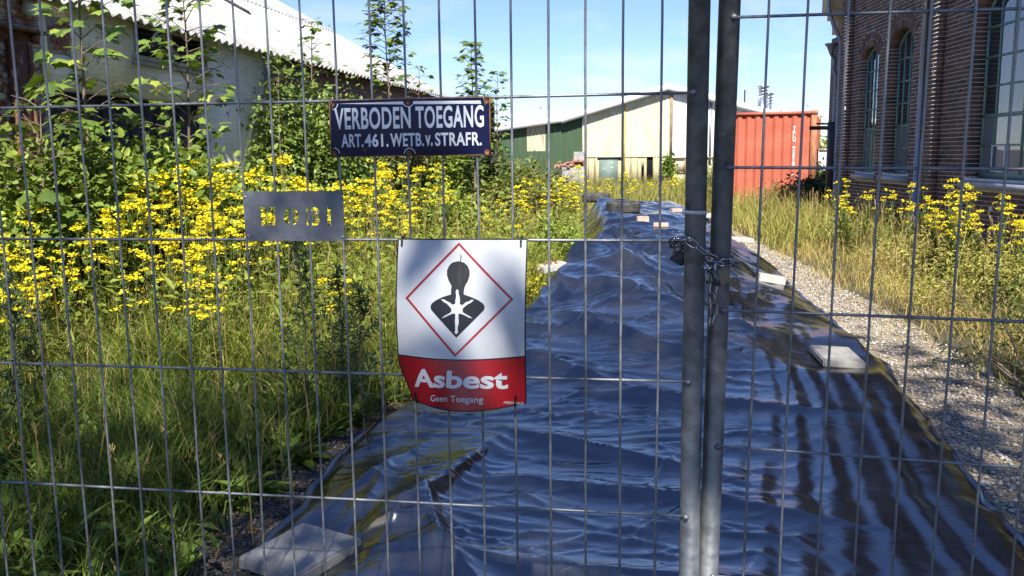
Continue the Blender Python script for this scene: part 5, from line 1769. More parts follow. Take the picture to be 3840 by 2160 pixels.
strand([(-0.036, -0.008, 0.096), (-0.033, -0.002, 0.080)], 0.4, 0.02)
def padlock(s, d, t, rz, rx, w, h, label, matb):
    p = empty('padlock', FL.matrix_world @ Matrix.Translation((s, d, t)) @ Matrix.Rotation(rx, 4, 'Y') @ Matrix.Rotation(rz, 4, 'Z'))
    bm = bmesh.new()
    bmesh.ops.create_cube(bm, size=1)
    for v in bm.verts:
        v.co = Vector((v.co.x * w, v.co.y * w * 0.45, v.co.z * h))
    bmesh.ops.bevel(bm, geom=bm.edges[:], offset=0.0022, segments=2, affect='EDGES')
    me = bpy.data.meshes.new('body')
    bm.to_mesh(me)
    bm.free()
    me.materials.append(matb)
    obj('body', me, p)
    b = MB().box(-w * 0.5 - 0.0006, -w * 0.30, -w * 0.225 - 0.0006, w * 0.225 + 0.0006, -h * 0.47, h * 0.47)
    b.build('steel_cover', M['steel_edge'], p)
    pts = [(-w * 0.30, 0, h * 0.3)] + [(w * 0.30 * math.cos(a_), 0, h * 0.62 + w * 0.30 * math.sin(a_)) for a_ in np.linspace(math.pi, 0, 11)] + [(w * 0.30, 0, h * 0.3)]
    MB().tube(pts, 0.0029, 10).build('shackle', M['chain'], p, smooth=True)
    return tag(p, label, 'padlock')
padlock(0.049, -0.030, 0.028, R(28), R(-14), 0.031, 0.032, 'weathered brass padlock hanging from the chain in front of the right pole', M['brass_dark'])
padlock(-0.029, 0.050, 0.056, R(-30), R(28), 0.029, 0.028, 'black padlock half hidden behind the left pole under the chain', M['black_plastic'])

# ------------------------------------------------------------------ vegetation
CAM_M = np.array(cam.matrix_world.to_3x3())
FPX = 2214.0
def at(px, py, Y):
    """world point on the line of sight of a picture point (2576 x 1449 raster) at ground distance Y"""
    d = CAM_M @ np.array([(px - 1288) / FPX, -(py - 724.5) / FPX, -1.0])
    return np.array([0, 0, CAM_H]) + d * (Y / d[1])
M['leaf'] = leafy('leaf', base=(1.10, 1.0, 0.8), transl=0.32)
M['leaf_gloss'] = leafy('glossy_leaf', base=(1.10, 1.0, 0.85), transl=0.28, rough=0.38, spec=0.4)
M['grass'] = leafy('grass_blade', base=(1.08, 1.0, 0.8), transl=0.30, rough=0.55)
M['petal'] = leafy('petal', transl=0.25, rough=0.6, spec=0.15, var=0.12)
M['stem'] = leafy('green_stem', transl=0.0, rough=0.6)
M['bark'] = surf('bark', (0.10, 0.075, 0.055), (0.18, 0.14, 0.10), scale=18, rough=0.9, stretch=(1, 1, 0.25), bump=0.5, bscale=40)
def unit(v):
    return v / (np.linalg.norm(v, axis=-1, keepdims=True) + 1e-9)
def rdir(n, r):
    return unit(r.normal(size=(n, 3)))
def cards(b, P, A, N, L, Wd, col, fold=0.25, droop=0.12, oval=False):
    """folded four-corner leaves: base P, axis A, upper side N"""
    A = unit(A)
    S = unit(np.cross(A, N))
    N = unit(np.cross(S, A))
    L = np.broadcast_to(L, (len(P),))[:, None]
    Wd = np.broadcast_to(Wd, (len(P),))[:, None]
    mid = P + A * L * 0.45
    v1 = mid + S * Wd / 2 + N * Wd * fold
    v3 = mid - S * Wd / 2 + N * Wd * fold
    v2 = P + A * L - N * L * droop
    n = len(P)
    if oval:                           # rounder leaf of six corners and a midrib
        lo_, hi_ = P + A * L * 0.22, P + A * L * 0.70 - N * L * droop * 0.4
        V = np.stack([P, lo_ + S * Wd * 0.46 + N * Wd * fold * 0.8, hi_ + S * Wd * 0.40 + N * Wd * fold * 0.7, v2, hi_ - S * Wd * 0.40 + N * Wd * fold * 0.7, lo_ - S * Wd * 0.46 + N * Wd * fold * 0.8], 1).reshape(-1, 3)
        i = np.arange(n)[:, None] * 6
        b.add(V, tris=np.concatenate([i + np.array([[0, 1, 2]]), i + np.array([[0, 2, 3]]), i + np.array([[0, 3, 4]]), i + np.array([[0, 4, 5]])]), col=np.repeat(col, 6, 0))
        return
    V = np.stack([P, v1, v2, v3], 1).reshape(-1, 3)
    i = np.arange(n)[:, None] * 4
    T = np.concatenate([i + np.array([[0, 1, 2]]), i + np.array([[0, 2, 3]])])
    b.add(V, tris=T, col=np.repeat(col, 4, 0))
def jitter(base, n, r, v=0.25, hue=0.12):
    k = 1 + v * r.uniform(-1, 1, (n, 1))
    h = 1 + hue * r.uniform(-1, 1, (n, 3))
    return np.array(base)[None] * k * h
def mixcol(a, b, n, r, pw=1.0):
    k = r.random((n, 1)) ** pw
    return (np.array(a) * (1 - k) + np.array(b) * k) * (1 + 0.18 * r.uniform(-1, 1, (n, 1)))
def blades(b, P, H, Wd, lean, col, r):
    n = len(P)
    az = r.random(n) * 2 * np.pi
    D = np.stack([np.cos(az), np.sin(az), np.zeros(n)], 1)
    fa = r.random(n) * 2 * np.pi
    S = np.stack([np.cos(fa), np.sin(fa), np.zeros(n)], 1)
    H = H[:, None]
    Wd = np.broadcast_to(Wd, (n,))[:, None]
    ln = (lean * (0.3 + r.random(n)))[:, None]
    up = np.array([[0, 0, 1.0]])
    m1 = P + up * H * 0.5 + D * H * ln * 0.28
    tip = P + up * H * (1 - 0.25 * ln) + D * H * ln
    V = np.stack([P - S * Wd / 2, P + S * Wd / 2, m1 + S * Wd * 0.42, m1 - S * Wd * 0.42, tip], 1).reshape(-1, 3)
    i = np.arange(n)[:, None] * 5
    b.add(V, tris=i + np.array([[3, 2, 4]]), quads=i + np.array([[0, 1, 2, 3]]), col=np.repeat(col, 5, 0))
def wall_left(y):
    return -5.55 + 0.178 * y
def wall_right(y):
    return 6.443 + 0.047 * (y - 12.8)

# --- grass: uncountable, one object for each kind of sward
r = np.random.default_rng(31)
GREEN, LIME, STRAW, DRY = (0.075, 0.125, 0.022), (0.23, 0.285, 0.050), (0.38, 0.32, 0.13), (0.46, 0.37, 0.18)
def scatter_left(n, y0, y1, pw=1.0):
    y = y0 + (y1 - y0) * r.random(n) ** pw
    x0 = np.maximum(-0.60 * y - 0.9, wall_left(y) + 0.1)
    x1 = left_edge(y) - 0.03
    x = x0 + (x1 - x0) * r.random(n)
    return x, y
b = MB()
x, y = scatter_left(34000, 2.6, 6.0, 0.9)
bare = np.clip((left_edge(y) - x - 0.12) / np.interp(y, [2.5, 3.4, 4.4, 5.2], [0.75, 0.55, 0.25, 0.05]), 0, 1)
cl = perlin(x * 1.6, y * 1.6, 81)
keep = r.random(len(x)) < bare * np.clip(0.75 + 0.9 * cl, 0.15, 1)
x, y, cl = x[keep], y[keep], cl[keep]
H = (0.10 + 0.30 * r.random(len(x)) ** 1.4) * (0.75 + 0.5 * (cl + 0.5)) * np.interp(y, [2.6, 4, 6], [0.75, 1.0, 1.35])
col = mixcol((0.060, 0.115, 0.022), (0.17, 0.235, 0.045), len(x), r)
dry = r.random(len(x)) < 0.07
col[dry] = mixcol((0.22, 0.19, 0.09), (0.30, 0.26, 0.13), int(dry.sum()), r)
blades(b, np.stack([x, y, np.zeros(len(x))], 1), H, 0.005 + 0.006 * r.random(len(x)) ** 3, 0.75, col, r)
# broad weed leaves in between: plantain, dandelion, clover
x, y = scatter_left(5200, 2.7, 6.5)
bare = np.clip((left_edge(y) - x - 0.10) / np.interp(y, [2.5, 3.4, 4.4, 5.2], [0.7, 0.5, 0.2, 0.05]), 0, 1)
keep = r.random(len(x)) < bare
x, y = x[keep], y[keep]
n = len(x)
P = np.stack([x, y, 0.01 + 0.16 * r.random(n) ** 1.5], 1)
A = rdir(n, r)
A[:, 2] = np.abs(A[:, 2]) * 0.8 + 0.15
cards(b, P, A, np.tile([0, 0, 1.0], (n, 1)) + 0.3 * rdir(n, r), 0.05 + 0.11 * r.random(n) ** 2, 0.018 + 0.030 * r.random(n), mixcol((0.065, 0.12, 0.025), (0.15, 0.23, 0.05), n, r))
# rosettes of plantain and dock, dead leaves on the bare soil
for k in range(110):
    yk = 2.7 + 3.6 * r.random()
    le = float(left_edge(np.array([yk]))[0])
    xk = le - (0.22 if yk < 4.2 else 0.06) - (2.6 if k % 3 else 0.7) * r.random()
    m = int(r.integers(6, 12))
    a = r.random(m) * 6.28
    A = np.stack([np.cos(a), np.sin(a), r.uniform(0.25, 1.3, m)], 1)
    L = r.uniform(0.09, 0.24, m)
    cards(b, np.tile([xk, yk, 0.01], (m, 1)) + 0.01 * rdir(m, r), A, np.tile([0, 0, 1.0], (m, 1)) - 0.5 * A * np.array([1, 1, 0]), L, L * r.uniform(0.16, 0.36), mixcol((0.06, 0.12, 0.025), (0.16, 0.25, 0.05), m, r), fold=0.18, droop=0.25, oval=True)
n = 900
yk = 2.4 + 2.8 * r.random(n)
xk = left_edge(yk) - 0.02 - 0.75 * r.random(n)
cards(b, np.stack([xk, yk, np.full(n, 0.012)], 1), rdir(n, r) * np.array([1, 1, 0.25]), np.tile([0, 0, 1.0], (n, 1)) + 0.4 * rdir(n, r), r.uniform(0.015, 0.05, n), r.uniform(0.006, 0.02, n), mixcol((0.08, 0.05, 0.025), (0.24, 0.16, 0.08), n, r))
o = b.build('grass', M['grass'])
tag(o, 'shaded green grass and low weeds left of the sheeting', kind='stuff')

b = MB()
x, y = scatter_left(42000, 5.2, 13.5, 1.2)
cl = perlin(x * 1.1, y * 1.1, 83)
keep = r.random(len(x)) < np.clip(0.7 + 0.8 * cl, 0.2, 1)
x, y, cl = x[keep], y[keep], cl[keep]
H = (0.28 + 0.50 * r.random(len(x)) ** 1.3) * np.interp(y, [5.2, 7, 12], [0.75, 1.05, 0.95])
col = mixcol(GREEN, LIME, len(x), r, 0.7)
dry = r.random(len(x)) < 0.22 + 0.25 * np.clip(cl, 0, 1)
col[dry] = mixcol(LIME, STRAW, int(dry.sum()), r)
blades(b, np.stack([x, y, np.zeros(len(x))], 1), H, 0.005 + 0.007 * r.random(len(x)) ** 2, 0.7, col, r)
x, y = scatter_left(9000, 5.6, 13.0, 1.1)
n = len(x)
P = np.stack([x, y, 0.15 + 0.55 * r.random(n)], 1)
A = rdir(n, r)
A[:, 2] = np.abs(A[:, 2]) * 0.7
cards(b, P, A, np.tile([0, -0.3, 1.0], (n, 1)) + 0.5 * rdir(n, r), 0.05 + 0.09 * r.random(n) ** 1.5, 0.015 + 0.030 * r.random(n), mixcol(GREEN, LIME, n, r))
o = b.build('grass', M['grass'])
tag(o, 'tall sunlit meadow grass between the ragwort and the sheeting', kind='stuff')

b = MB()
n = 16000
y = 12.5 + 27 * r.random(n) ** 1.35
x = left_edge(np.minimum(y, 21)) - 2.6 * r.random(n) - 0.05
f2 = y > 21.3
x[f2] = -2.5 + 15.0 * r.random(int(f2.sum()))
k = (y > 13) & (y < 21.3) & (r.random(n) < 0.45)
x[k] = right_edge(y[k]) + 0.35 + r.random(int(k.sum())) * 3.0
H = 0.30 + 0.45 * r.random(n)
col = mixcol((0.15, 0.18, 0.04), (0.36, 0.34, 0.12), n, r)
blades(b, np.stack([x, y, np.zeros(n)], 1), H, 0.012 + 0.012 * r.random(n), 0.6, col, r)
o = b.build('grass', M['grass'])
tag(o, 'far meadow grass behind the tyres and before the sheds', kind='stuff')

b = MB()
n = 40000
y = 4.2 + 20 * r.random(n) ** 1.25
g0 = right_edge(np.minimum(y, 21)) + np.interp(y, [4, 6, 8, 10, 12, 15, 24], [0.88, 0.70, 0.64, 0.50, 0.42, 0.25, 0.15])
x = g0 - 0.45 + (wall_right(y) - 0.05 - g0 + 0.45) * r.random(n)
cl = perlin(x * 0.9, y * 0.9, 87)
edge = np.clip((x - g0 + 0.30) / 0.8, 0, 1)
keep = (r.random(n) < (0.11 + 0.89 * edge) * np.clip(0.75 + 0.8 * cl, 0.15, 1)) & ((y < 18.2) | (x < 5.6) | (x > 8.5))
x, y, cl, edge = x[keep], y[keep], cl[keep], edge[keep]
n = len(x)
H = (0.08 + 0.26 * r.random(n)) * (0.40 + 0.8 * edge)
col = mixcol((0.26, 0.24, 0.09), DRY, n, r, 0.7)
gr = r.random(n) < 0.20 - 0.5 * cl
col[gr] = mixcol((0.08, 0.13, 0.03), (0.30, 0.30, 0.075), int(gr.sum()), r)
blades(b, np.stack([x, y, np.zeros(n)], 1), H, 0.004 + 0.006 * r.random(n) ** 2, 1.0, col, r)
o = b.build('dry_grass', M['grass'])
tag(o, 'dry straw-coloured grass between the gravel and the brick building', kind='stuff')

# flowering grass stalks with seed heads
def stalks(name, pts, hs, lean, col, label, w=0.0022):
    b = MB()
    n = len(pts)
    az = r.random(n) * 6.28
    D = np.stack([np.cos(az), np.sin(az), np.zeros(n)], 1)
    ln = (lean * r.random(n))[:, None]
    H = hs[:, None]
    m1 = pts + np.array([[0, 0, 0.55]]) * H + D * H * ln * 0.25
    tip = pts + np.array([[0, 0, 1.0]]) * H + D * H * ln
    S = np.stack([-D[:, 1], D[:, 0], D[:, 2]], 1) * w
    V = np.stack([pts - S, pts + S, m1 + S * 0.8, m1 - S * 0.8, tip + S * 0.5, tip - S * 0.5], 1).reshape(-1, 3)
    i = np.arange(n)[:, None] * 6
    b.add(V, quads=np.concatenate([i + np.array([[0, 1, 2, 3]]), i + np.array([[3, 2, 4, 5]])]), col=np.repeat(col, 6, 0))
    A = unit(tip - m1)
    for k in range(5):
        P = tip - A * (0.02 * k) * H * 1.2
        AA = A + 0.55 * rdir(n, r)
        cards(b, P, AA, rdir(n, r), 0.028, 0.006, col * 1.1)
    o = b.build(name, M['grass'])
    return tag(o, label, kind='stuff')
n = 900
x, y = scatter_left(n, 3.2, 11.0)
stalks('grass', np.stack([x, y, np.zeros(n)], 1), np.interp(y, [3, 5, 7, 11], [0.4, 0.6, 0.95, 1.0]) * r.uniform(0.7, 1.15, n), 0.35, mixcol((0.25, 0.20, 0.09), (0.38, 0.30, 0.15), n, r), 'thin flowering grass stalks rising from the left meadow')
n = 700
y = 8 + 15 * r.random(n)
g0 = right_edge(np.minimum(y, 21)) + 0.9
x = g0 + (wall_right(np.minimum(y, 18)) - 0.2 - g0) * r.random(n)
stalks('grass', np.stack([x, y, np.zeros(n)], 1), r.uniform(0.35, 0.8, n), 0.4, mixcol((0.32, 0.26, 0.12), (0.46, 0.37, 0.19), n, r), 'thin straw stalks among the dry grass before the red container', 0.003)

# --- ragwort: prototypes with stem, leaves and flower cluster, then copied
def ragwort_proto(seed, h, spread, nb_, fl, leafc=((0.075, 0.125, 0.030), (0.16, 0.21, 0.055)), fsize=0.011, nleaf=110, petal=((0.73, 0.61, 0.010), (0.81, 0.75, 0.045))):
    q = np.random.default_rng(seed)
    st, lv, fw = MB(), MB(), MB()
    stem_pts = []
    top = np.array([q.normal(0, 0.05), q.normal(0, 0.05), h * 0.74])
    for s in range(1 + int(q.integers(0, 3))):
        base = np.array([q.normal(0, 0.04), q.normal(0, 0.04), 0])
        tp_ = top + np.array([q.normal(0, 0.09), q.normal(0, 0.09), q.normal(0, 0.05) * h])
        mid = (base + tp_) / 2 + q.normal(0, 0.02, 3)
        st.tube([base, mid, tp_], [0.0045, 0.0038, 0.0028], 5, caps=False, col=np.array([0.13, 0.16, 0.05]) * q.uniform(0.8, 1.2))
        stem_pts.append((base, mid, tp_))
    flow_c = []
    for k in range(nb_):
        base, mid, tp_ = stem_pts[k % len(stem_pts)]
        t = q.uniform(0.35, 1.0)
        p = mid + (tp_ - mid) * t
        a = q.random() * 6.28
        uu_ = q.random()
        rad = spread * (0.25 + 0.75 * uu_) * q.uniform(0.5, 1.0)
        e_ = np.array([tp_[0] + rad * math.cos(a), tp_[1] + rad * math.sin(a), h * (1.0 - 0.30 * uu_ ** 1.3) * q.uniform(0.97, 1.0)])
        st.tube([p, (p + e_) / 2 + np.array([0.01 * math.cos(a), 0.01 * math.sin(a), -0.01]), e_], [0.0024, 0.002, 0.0015], 4, caps=False, col=np.array([0.14, 0.18, 0.055]))
        for j in range(fl):
            aa, rr_ = q.random() * 6.28, 0.046 * math.sqrt(q.random())
            c = e_ + np.array([rr_ * math.cos(aa), rr_ * math.sin(aa), 0.022 - 4.0 * rr_ * rr_ + q.normal(0, 0.008)])
            flow_c.append(c)
            if j % 3 == 0:
                S = np.array([[0.0012, 0, 0]])
                st.add(np.array([e_ - S[0], e_ + S[0], c]), tris=[(0, 1, 2)], col=(0.15, 0.19, 0.05))
    C = np.array(flow_c)
    n = len(C)
    Nn = unit(np.array([[0, 0, 1.0]]) + 0.5 * q.normal(size=(n, 3)))
    ref = unit(np.cross(Nn, q.normal(size=(n, 3))))
    bi = np.cross(Nn, ref)
    sz = fsize * q.uniform(0.7, 1.25, n)
    a = np.linspace(0, 2 * np.pi, 6, endpoint=False)
    rim = C[:, None] + sz[:, None, None] * (np.cos(a)[None, :, None] * ref[:, None] + np.sin(a)[None, :, None] * bi[:, None])
    V = np.concatenate([(C + Nn * sz[:, None] * 0.45)[:, None], rim], 1).reshape(-1, 3)
    i = np.arange(n)[:, None, None] * 7
    T = (i + np.array([[(0, 1 + s, 1 + (s + 1) % 6) for s in range(6)]])).reshape(-1, 3)
    pc = mixcol(petal[0], petal[1], n, q)
    cc = np.repeat(pc, 7, 0)
    cc[::7] *= np.array([0.97, 0.86, 0.6])
    fw.add(V, tris=T, col=cc)
    # leaves up the stems, ragged and narrow
    k = nleaf
    idx = q.integers(0, len(stem_pts), k)
    t = q.random(k)
    P = np.array([stem_pts[i_][0] + (stem_pts[i_][2] - stem_pts[i_][0]) * (0.10 + 0.9 * tt) for i_, tt in zip(idx, t)])
    A = rdir(k, q)
    A[:, 2] = np.abs(A[:, 2]) * 0.7 + 0.05
    L = 0.045 + 0.10 * q.random(k) * (1.15 - t)
    cards(lv, P, A, np.array([[0, 0, 1.0]]) + 0.4 * rdir(k, q), L, L * 0.26, mixcol(leafc[0], leafc[1], k, q))
    P2 = P + unit(A) * (L * 0.5)[:, None]
    for s in (-1, 1):
        side = unit(np.cross(A, np.array([[0, 0, 1.0]]))) * s
        cards(lv, P2, side + 0.6 * unit(A), np.array([[0, 0, 1.0]]) + 0.3 * rdir(k, q), L * 0.45, L * 0.16, mixcol(leafc[0], leafc[1], k, q))
    out = []
    for nm, bb, mt in (('stem', st, M['stem']), ('leaves', lv, M['leaf']), ('flower_cluster', fw, M['petal'])):
        me = bb.mesh(nm)
        me.materials.append(mt)
        out.append((nm, me))
    return (h, out)
RAG = [ragwort_proto(200 + k, 1.25, 0.13 + 0.03 * (k % 3), 11 + 2 * (k % 4), 13 + k % 4, fsize=0.0115) for k in range(6)]
FARRAG = [ragwort_proto(230 + k, 1.2, 0.20, 12, 11, fsize=0.017, nleaf=60) for k in range(3)]
TAN = [ragwort_proto(260 + k, 1.1, 0.10 + 0.03 * k, 8 + k, 17, leafc=((0.07, 0.12, 0.035), (0.15, 0.20, 0.06)), fsize=0.0095, nleaf=150, petal=((0.75, 0.62, 0.010), (0.82, 0.72, 0.03))) for k in range(4)]
def plant(protos, px, py, Y, label, group, name, r_, k, xj=0.0):
    p = at(px, py, Y)
    h, parts = protos[k % len(protos)]
    x = p[0] + xj
    lim = left_edge(np.array([min(Y, 21.0)]))[0]
    if x > lim - 0.06 and x < right_edge(np.array([min(Y, 21.0)]))[0] and Y < 21.2:
        x = lim - 0.08
    s = max(p[2], 0.25) / h * r_.uniform(0.93, 1.05)
    e_ = empty(name, loc=(x, Y, 0), rz=r_.random() * 6.28)
    sw = min(max(s, 0.75), 1.25)
    e_.scale = (sw, sw, s)
    for nm, me in parts:
        po_ = obj(nm, me, e_)
        if nm != 'stem':
            po_['kind'] = 'stuff'
    tag(e_, label, 'plant', group)
    return e_
r_p = np.random.default_rng(77)
MAIN = [(345, 395, 7.5), (370, 415, 7.3), (330, 440, 7.2), (290, 455, 7.0), (270, 490, 6.8), (310, 490, 6.9), (350, 470, 7.0), (400, 450, 7.2), (420, 480, 7.0), (460, 425, 7.4), (490, 440, 7.5), (520, 470, 7.4), (480, 490, 7.1), (520, 520, 7.0),
        (640, 378, 8.0), (670, 388, 8.1), (690, 402, 8.0), (610, 440, 7.6), (640, 450, 7.5), (660, 470, 7.5), (580, 490, 7.3), (735, 430, 8.3), (770, 425, 8.4), (800, 435, 8.4), (845, 445, 8.6), (580, 540, 6.8), (560, 560, 6.7), (260, 540, 6.4), (300, 560, 6.3),
        (390, 560, 6.4), (30, 535, 6.2), (12, 560, 6.0), (50, 560, 6.1), (450, 580, 6.3), (250, 610, 5.9), (440, 640, 5.8), (540, 620, 6.0), (380, 500, 6.8), (440, 530, 6.7), (400, 600, 6.1), (320, 520, 6.5), (290, 520, 6.6),
        (700, 470, 7.8), (760, 480, 7.9), (820, 480, 8.2), (720, 540, 7.4), (660, 560, 7.0), (630, 520, 7.2), (500, 560, 6.6), (470, 600, 6.2), (860, 500, 8.3), (300, 470, 7.0), (365, 440, 7.2), (410, 425, 7.4), (440, 460, 7.3), (545, 500, 7.2)]
OWN = {(640, 378): 'tallest ragwort plume, rising above the stencil plate beside the ivy bush', (345, 395): 'ragwort plume standing highest in the stand left of the stencil plate', (12, 560): 'ragwort cut off by the left margin of the picture', (845, 445): 'ragwort at the upper right corner of the stencil plate', (460, 425): 'tall ragwort plume midway between the highest plume and the stencil plate'}
for k, (px, py, Y) in enumerate(MAIN):
    lab, grp = ('yellow flowering ragwort in the dense sunlit stand left of the stencil plate', 'ragwort left of the stencil plate') if px < 600 else ('yellow flowering ragwort rising directly behind the stencil plate', 'ragwort behind the stencil plate')
    plant(RAG, px, py, Y, OWN.get((px, py), lab), grp, 'ragwort_plant', r_p, k)
SHADY = [(180, 690, 5.2), (100, 680, 5.2), (60, 640, 5.5), (120, 600, 5.8), (430, 690, 5.4), (500, 700, 5.4), (30, 700, 5.0), (830, 700, 5.8), (330, 700, 5.3)]
for k, (px, py, Y) in enumerate(SHADY):
    plant(RAG, px, py, Y, 'shorter ragwort in half shade nearest the fence', 'ragwort at the shade edge', 'ragwort_plant', r_p, k + 2)
MID = [(950, 405, 11.0), (980, 410, 11.0), (1010, 420, 11.5), (1040, 430, 12.0), (1075, 415, 12.5), (1120, 440, 11.5), (900, 430, 10.5), (880, 470, 9.5), (930, 450, 10.0), (985, 440, 10.0), (960, 480, 9.5), (1010, 500, 9.5), (1240, 525, 11.0), (1080, 520, 9.5), (930, 520, 9.0), (1300, 570, 10.5), (1020, 560, 9.0), (900, 560, 8.5), (1050, 460, 11.0), (1155, 480, 11.5), (870, 440, 9.8), (1000, 465, 10.4)]
for k, (px, py, Y) in enumerate(MID):
    plant(RAG, px, py, Y, 'yellow ragwort below the blue enamel sign, before the brambles', 'ragwort below the blue sign', 'ragwort_plant', r_p, k + 1)
FAR = [(1440, 425, 17.0), (1400, 440, 16.5), (1360, 440, 15.5), (1330, 470, 14.5), (1450, 470, 16.5), (1300, 500, 13.5), (1420, 500, 15.0), (1340, 520, 13.5), (1385, 470, 15.5), (1410, 455, 16.8), (1375, 500, 14.0), (1440, 450, 17.2), (1290, 470, 14.5), (1430, 480, 16.0)]
for k, (px, py, Y) in enumerate(FAR):
    plant(FARRAG, px, py, Y, 'ragwort clump at the left edge of the far sheeting, before green cladding', 'ragwort before the green cladding', 'ragwort_plant', r_p, k)
FAR2 = [(1540, 445, 25.0), (1562, 428, 26.0), (1590, 430, 26.0), (1612, 450, 24.0), (1690, 445, 25.0), (1705, 440, 26), (1722, 452, 24.0), (1580, 470, 23.5), (1640, 460, 24.5), (1660, 470, 24.5), (1520, 470, 24.0)]
for k, (px, py, Y) in enumerate(FAR2):
    plant(FARRAG, px, py, Y, 'ragwort in the far meadow directly before the cream shed', 'ragwort before the cream shed', 'ragwort_plant', r_p, k + 1)
TANS = [(2130, 480, 14.0), (2150, 452, 13.2), (2166, 474, 12.6), (2145, 500, 12.0), (2120, 495, 13.0), (2330, 488, 10.6), (2300, 505, 10.2), (2362, 505, 9.8), (2408, 428, 9.2), (2390, 470, 9.4), (2442, 455, 9.0), (2420, 500, 9.0), (2460, 535, 8.6), (2500, 545, 8.4), (2548, 480, 8.0), (2572, 500, 7.9), (2568, 560, 7.8), (2275, 455, 11.4), (2255, 475, 11.8), (2400, 530, 8.9), (2350, 520, 9.6), (2440, 520, 8.8), (2535, 520, 8.0)]
for k, (px, py, Y) in enumerate(TANS):
    lab, grp = ('yellow tansy in flower at the far corner pier of the brick building', 'tansy at the corner pier') if px < 2200 else (('yellow tansy in flower below the twin arched windows and drainpipe', 'tansy below the twin windows') if px < 2372 else ('yellow tansy in flower before the big window at the right margin', 'tansy before the big window'))
    if (px, py) == (2408, 428):
        lab = 'tallest tansy, its heads reaching the sill of the big window'
    plant(TAN, px, py, Y, lab, grp, 'tansy_plant', r_p, k)

# --- dark feathery mugwort standing in the shade
def mugwort(seed, h):
    q = np.random.default_rng(seed)
    st, lv = MB(), MB()
    st.tube([(0, 0, 0), (0.02, 0.01, h * 0.5), (0.0, 0.0, h)], [0.005, 0.004, 0.0015], 6, caps=False, col=(0.09, 0.07, 0.05))
    br = [((0.0, 0.0, h * t), 0.30 * (1.05 - t) * q.uniform(0.7, 1.1), q.random() * 6.28) for t in np.linspace(0.15, 0.97, 26)]
    for (p, L, a) in br:
        p = np.array(p)
        e_ = p + np.array([L * math.cos(a), L * math.sin(a), L * 0.8])
        st.tube([p, e_], [0.0018, 0.001], 4, caps=False, col=(0.09, 0.09, 0.05))
        n = 14
        P = p + (e_ - p) * q.random((n, 1))
        A = rdir(n, q) + np.array([[0, 0, 0.4]])
        cards(lv, P, A, rdir(n, q), q.uniform(0.03, 0.075, n), 0.011, mixcol((0.035, 0.065, 0.035), (0.06, 0.10, 0.055), n, q))
    return st, lv
for k, (px, py, Y, lab) in enumerate(((745, 590, 4.6, 'dark feathery mugwort directly below the stencil plate'), (850, 670, 4.9, 'dark mugwort plant left of the warning sign'), (905, 720, 4.4, 'low dark mugwort at the left border of the warning sign'), (20, 690, 4.2, 'dark mugwort stem at the left margin of the meadow'))):
    p = at(px, py, Y)
    e_ = empty('mugwort_plant', loc=(p[0], Y, 0), rz=k)
    st, lv = mugwort(300 + k, float(max(p[2], 0.5)))
    st.build('stem', M['stem'], e_)
    lv.build('leaves', M['leaf'], e_)
    tag(e_, lab, 'plant')

# --- bushes and brambles
def bush(name, centre, rad, n, L, label, cat='bush', cols=((0.055, 0.11, 0.025), (0.15, 0.22, 0.05)), seed=0, clumps=26, mat='leaf', canes=7, wide=0.62, group=None):
    q = np.random.default_rng(400 + seed)
    cx0, cy0, cz0 = centre
    rx, ry, rz_ = rad
    root = empty(name, loc=(cx0, cy0, 0))
    base = np.array([0, 0, 0.0])
    D = rdir(clumps, q)
    D[:, 2] = np.abs(D[:, 2]) * 1.0 - 0.35
    rr_ = 0.45 + 0.55 * q.random((clumps, 1)) ** 0.5
    C = D * rr_ * np.array([[rx, ry, rz_]]) + np.array([[0, 0, cz0]])
    C[:, 2] = np.maximum(C[:, 2], 0.12)
    lv, st = MB(), MB()
    ci = q.integers(0, clumps, n)
    sc = (0.16 + 0.22 * q.random(clumps))[ci][:, None]
    off = q.normal(size=(n, 3)) * sc * np.array([[rx, ry, rz_ * 0.75]])
    P = C[ci] + off
    P[:, 2] = np.maximum(P[:, 2], 0.05)
    A = unit(unit(off) * 0.8 + rdir(n, q) * 0.7 + np.array([[0, -0.15, -0.05]]))
    N = unit(np.array([[0, -0.35, 1.0]]) + 0.65 * rdir(n, q))
    ck = q.random(clumps)[ci][:, None]
    col = (np.array(cols[0]) * (1 - ck) + np.array(cols[1]) * ck) * (1 + 0.3 * q.uniform(-1, 1, (n, 1)))
    LL = L * q.uniform(0.55, 1.3, n)
    cards(lv, P, A, N, LL, LL * wide, col, fold=0.16, oval=wide > 0.5)
    for k in range(canes):
        e_ = C[k % clumps]
        st.tube([base + q.normal(0, 0.05, 3) * np.array([1, 1, 0]), e_ * np.array([0.6, 0.6, 0.65]), e_], [0.010, 0.007, 0.004], 5, caps=False, col=(1, 1, 1))
    st.build('branches', M['bark'], root)
    lv.build('foliage', M[mat], root)
    return tag(root, label, cat, group)
def pb(px, Y):
    return float(at(px, 500, Y)[0])
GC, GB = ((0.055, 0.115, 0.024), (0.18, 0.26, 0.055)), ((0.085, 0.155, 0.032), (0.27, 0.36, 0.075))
bush('bramble_bush', (pb(40, 6.6), 6.6, 1.0), (0.62, 0.55, 0.80), 2900, 0.072, 'bright green bramble at the far left before the rusty post', cols=GB, seed=1)
bush('bramble_bush', (pb(185, 6.9), 6.9, 0.98), (0.60, 0.5, 0.80), 3000, 0.075, 'leafy bramble before the dark boarded opening, left of the first maple', cols=GB, seed=2)
bush('bramble_bush', (pb(360, 7.7), 7.7, 1.0), (0.60, 0.55, 0.80), 3000, 0.078, 'broad-leaved scrub between the two young maples', cols=GB, seed=3)
bush('bramble_bush', (pb(540, 8.6), 8.6, 0.90), (0.66, 0.55, 0.70), 3200, 0.072, 'green scrub under the second maple before the whitewashed wall', cols=GC, seed=4)
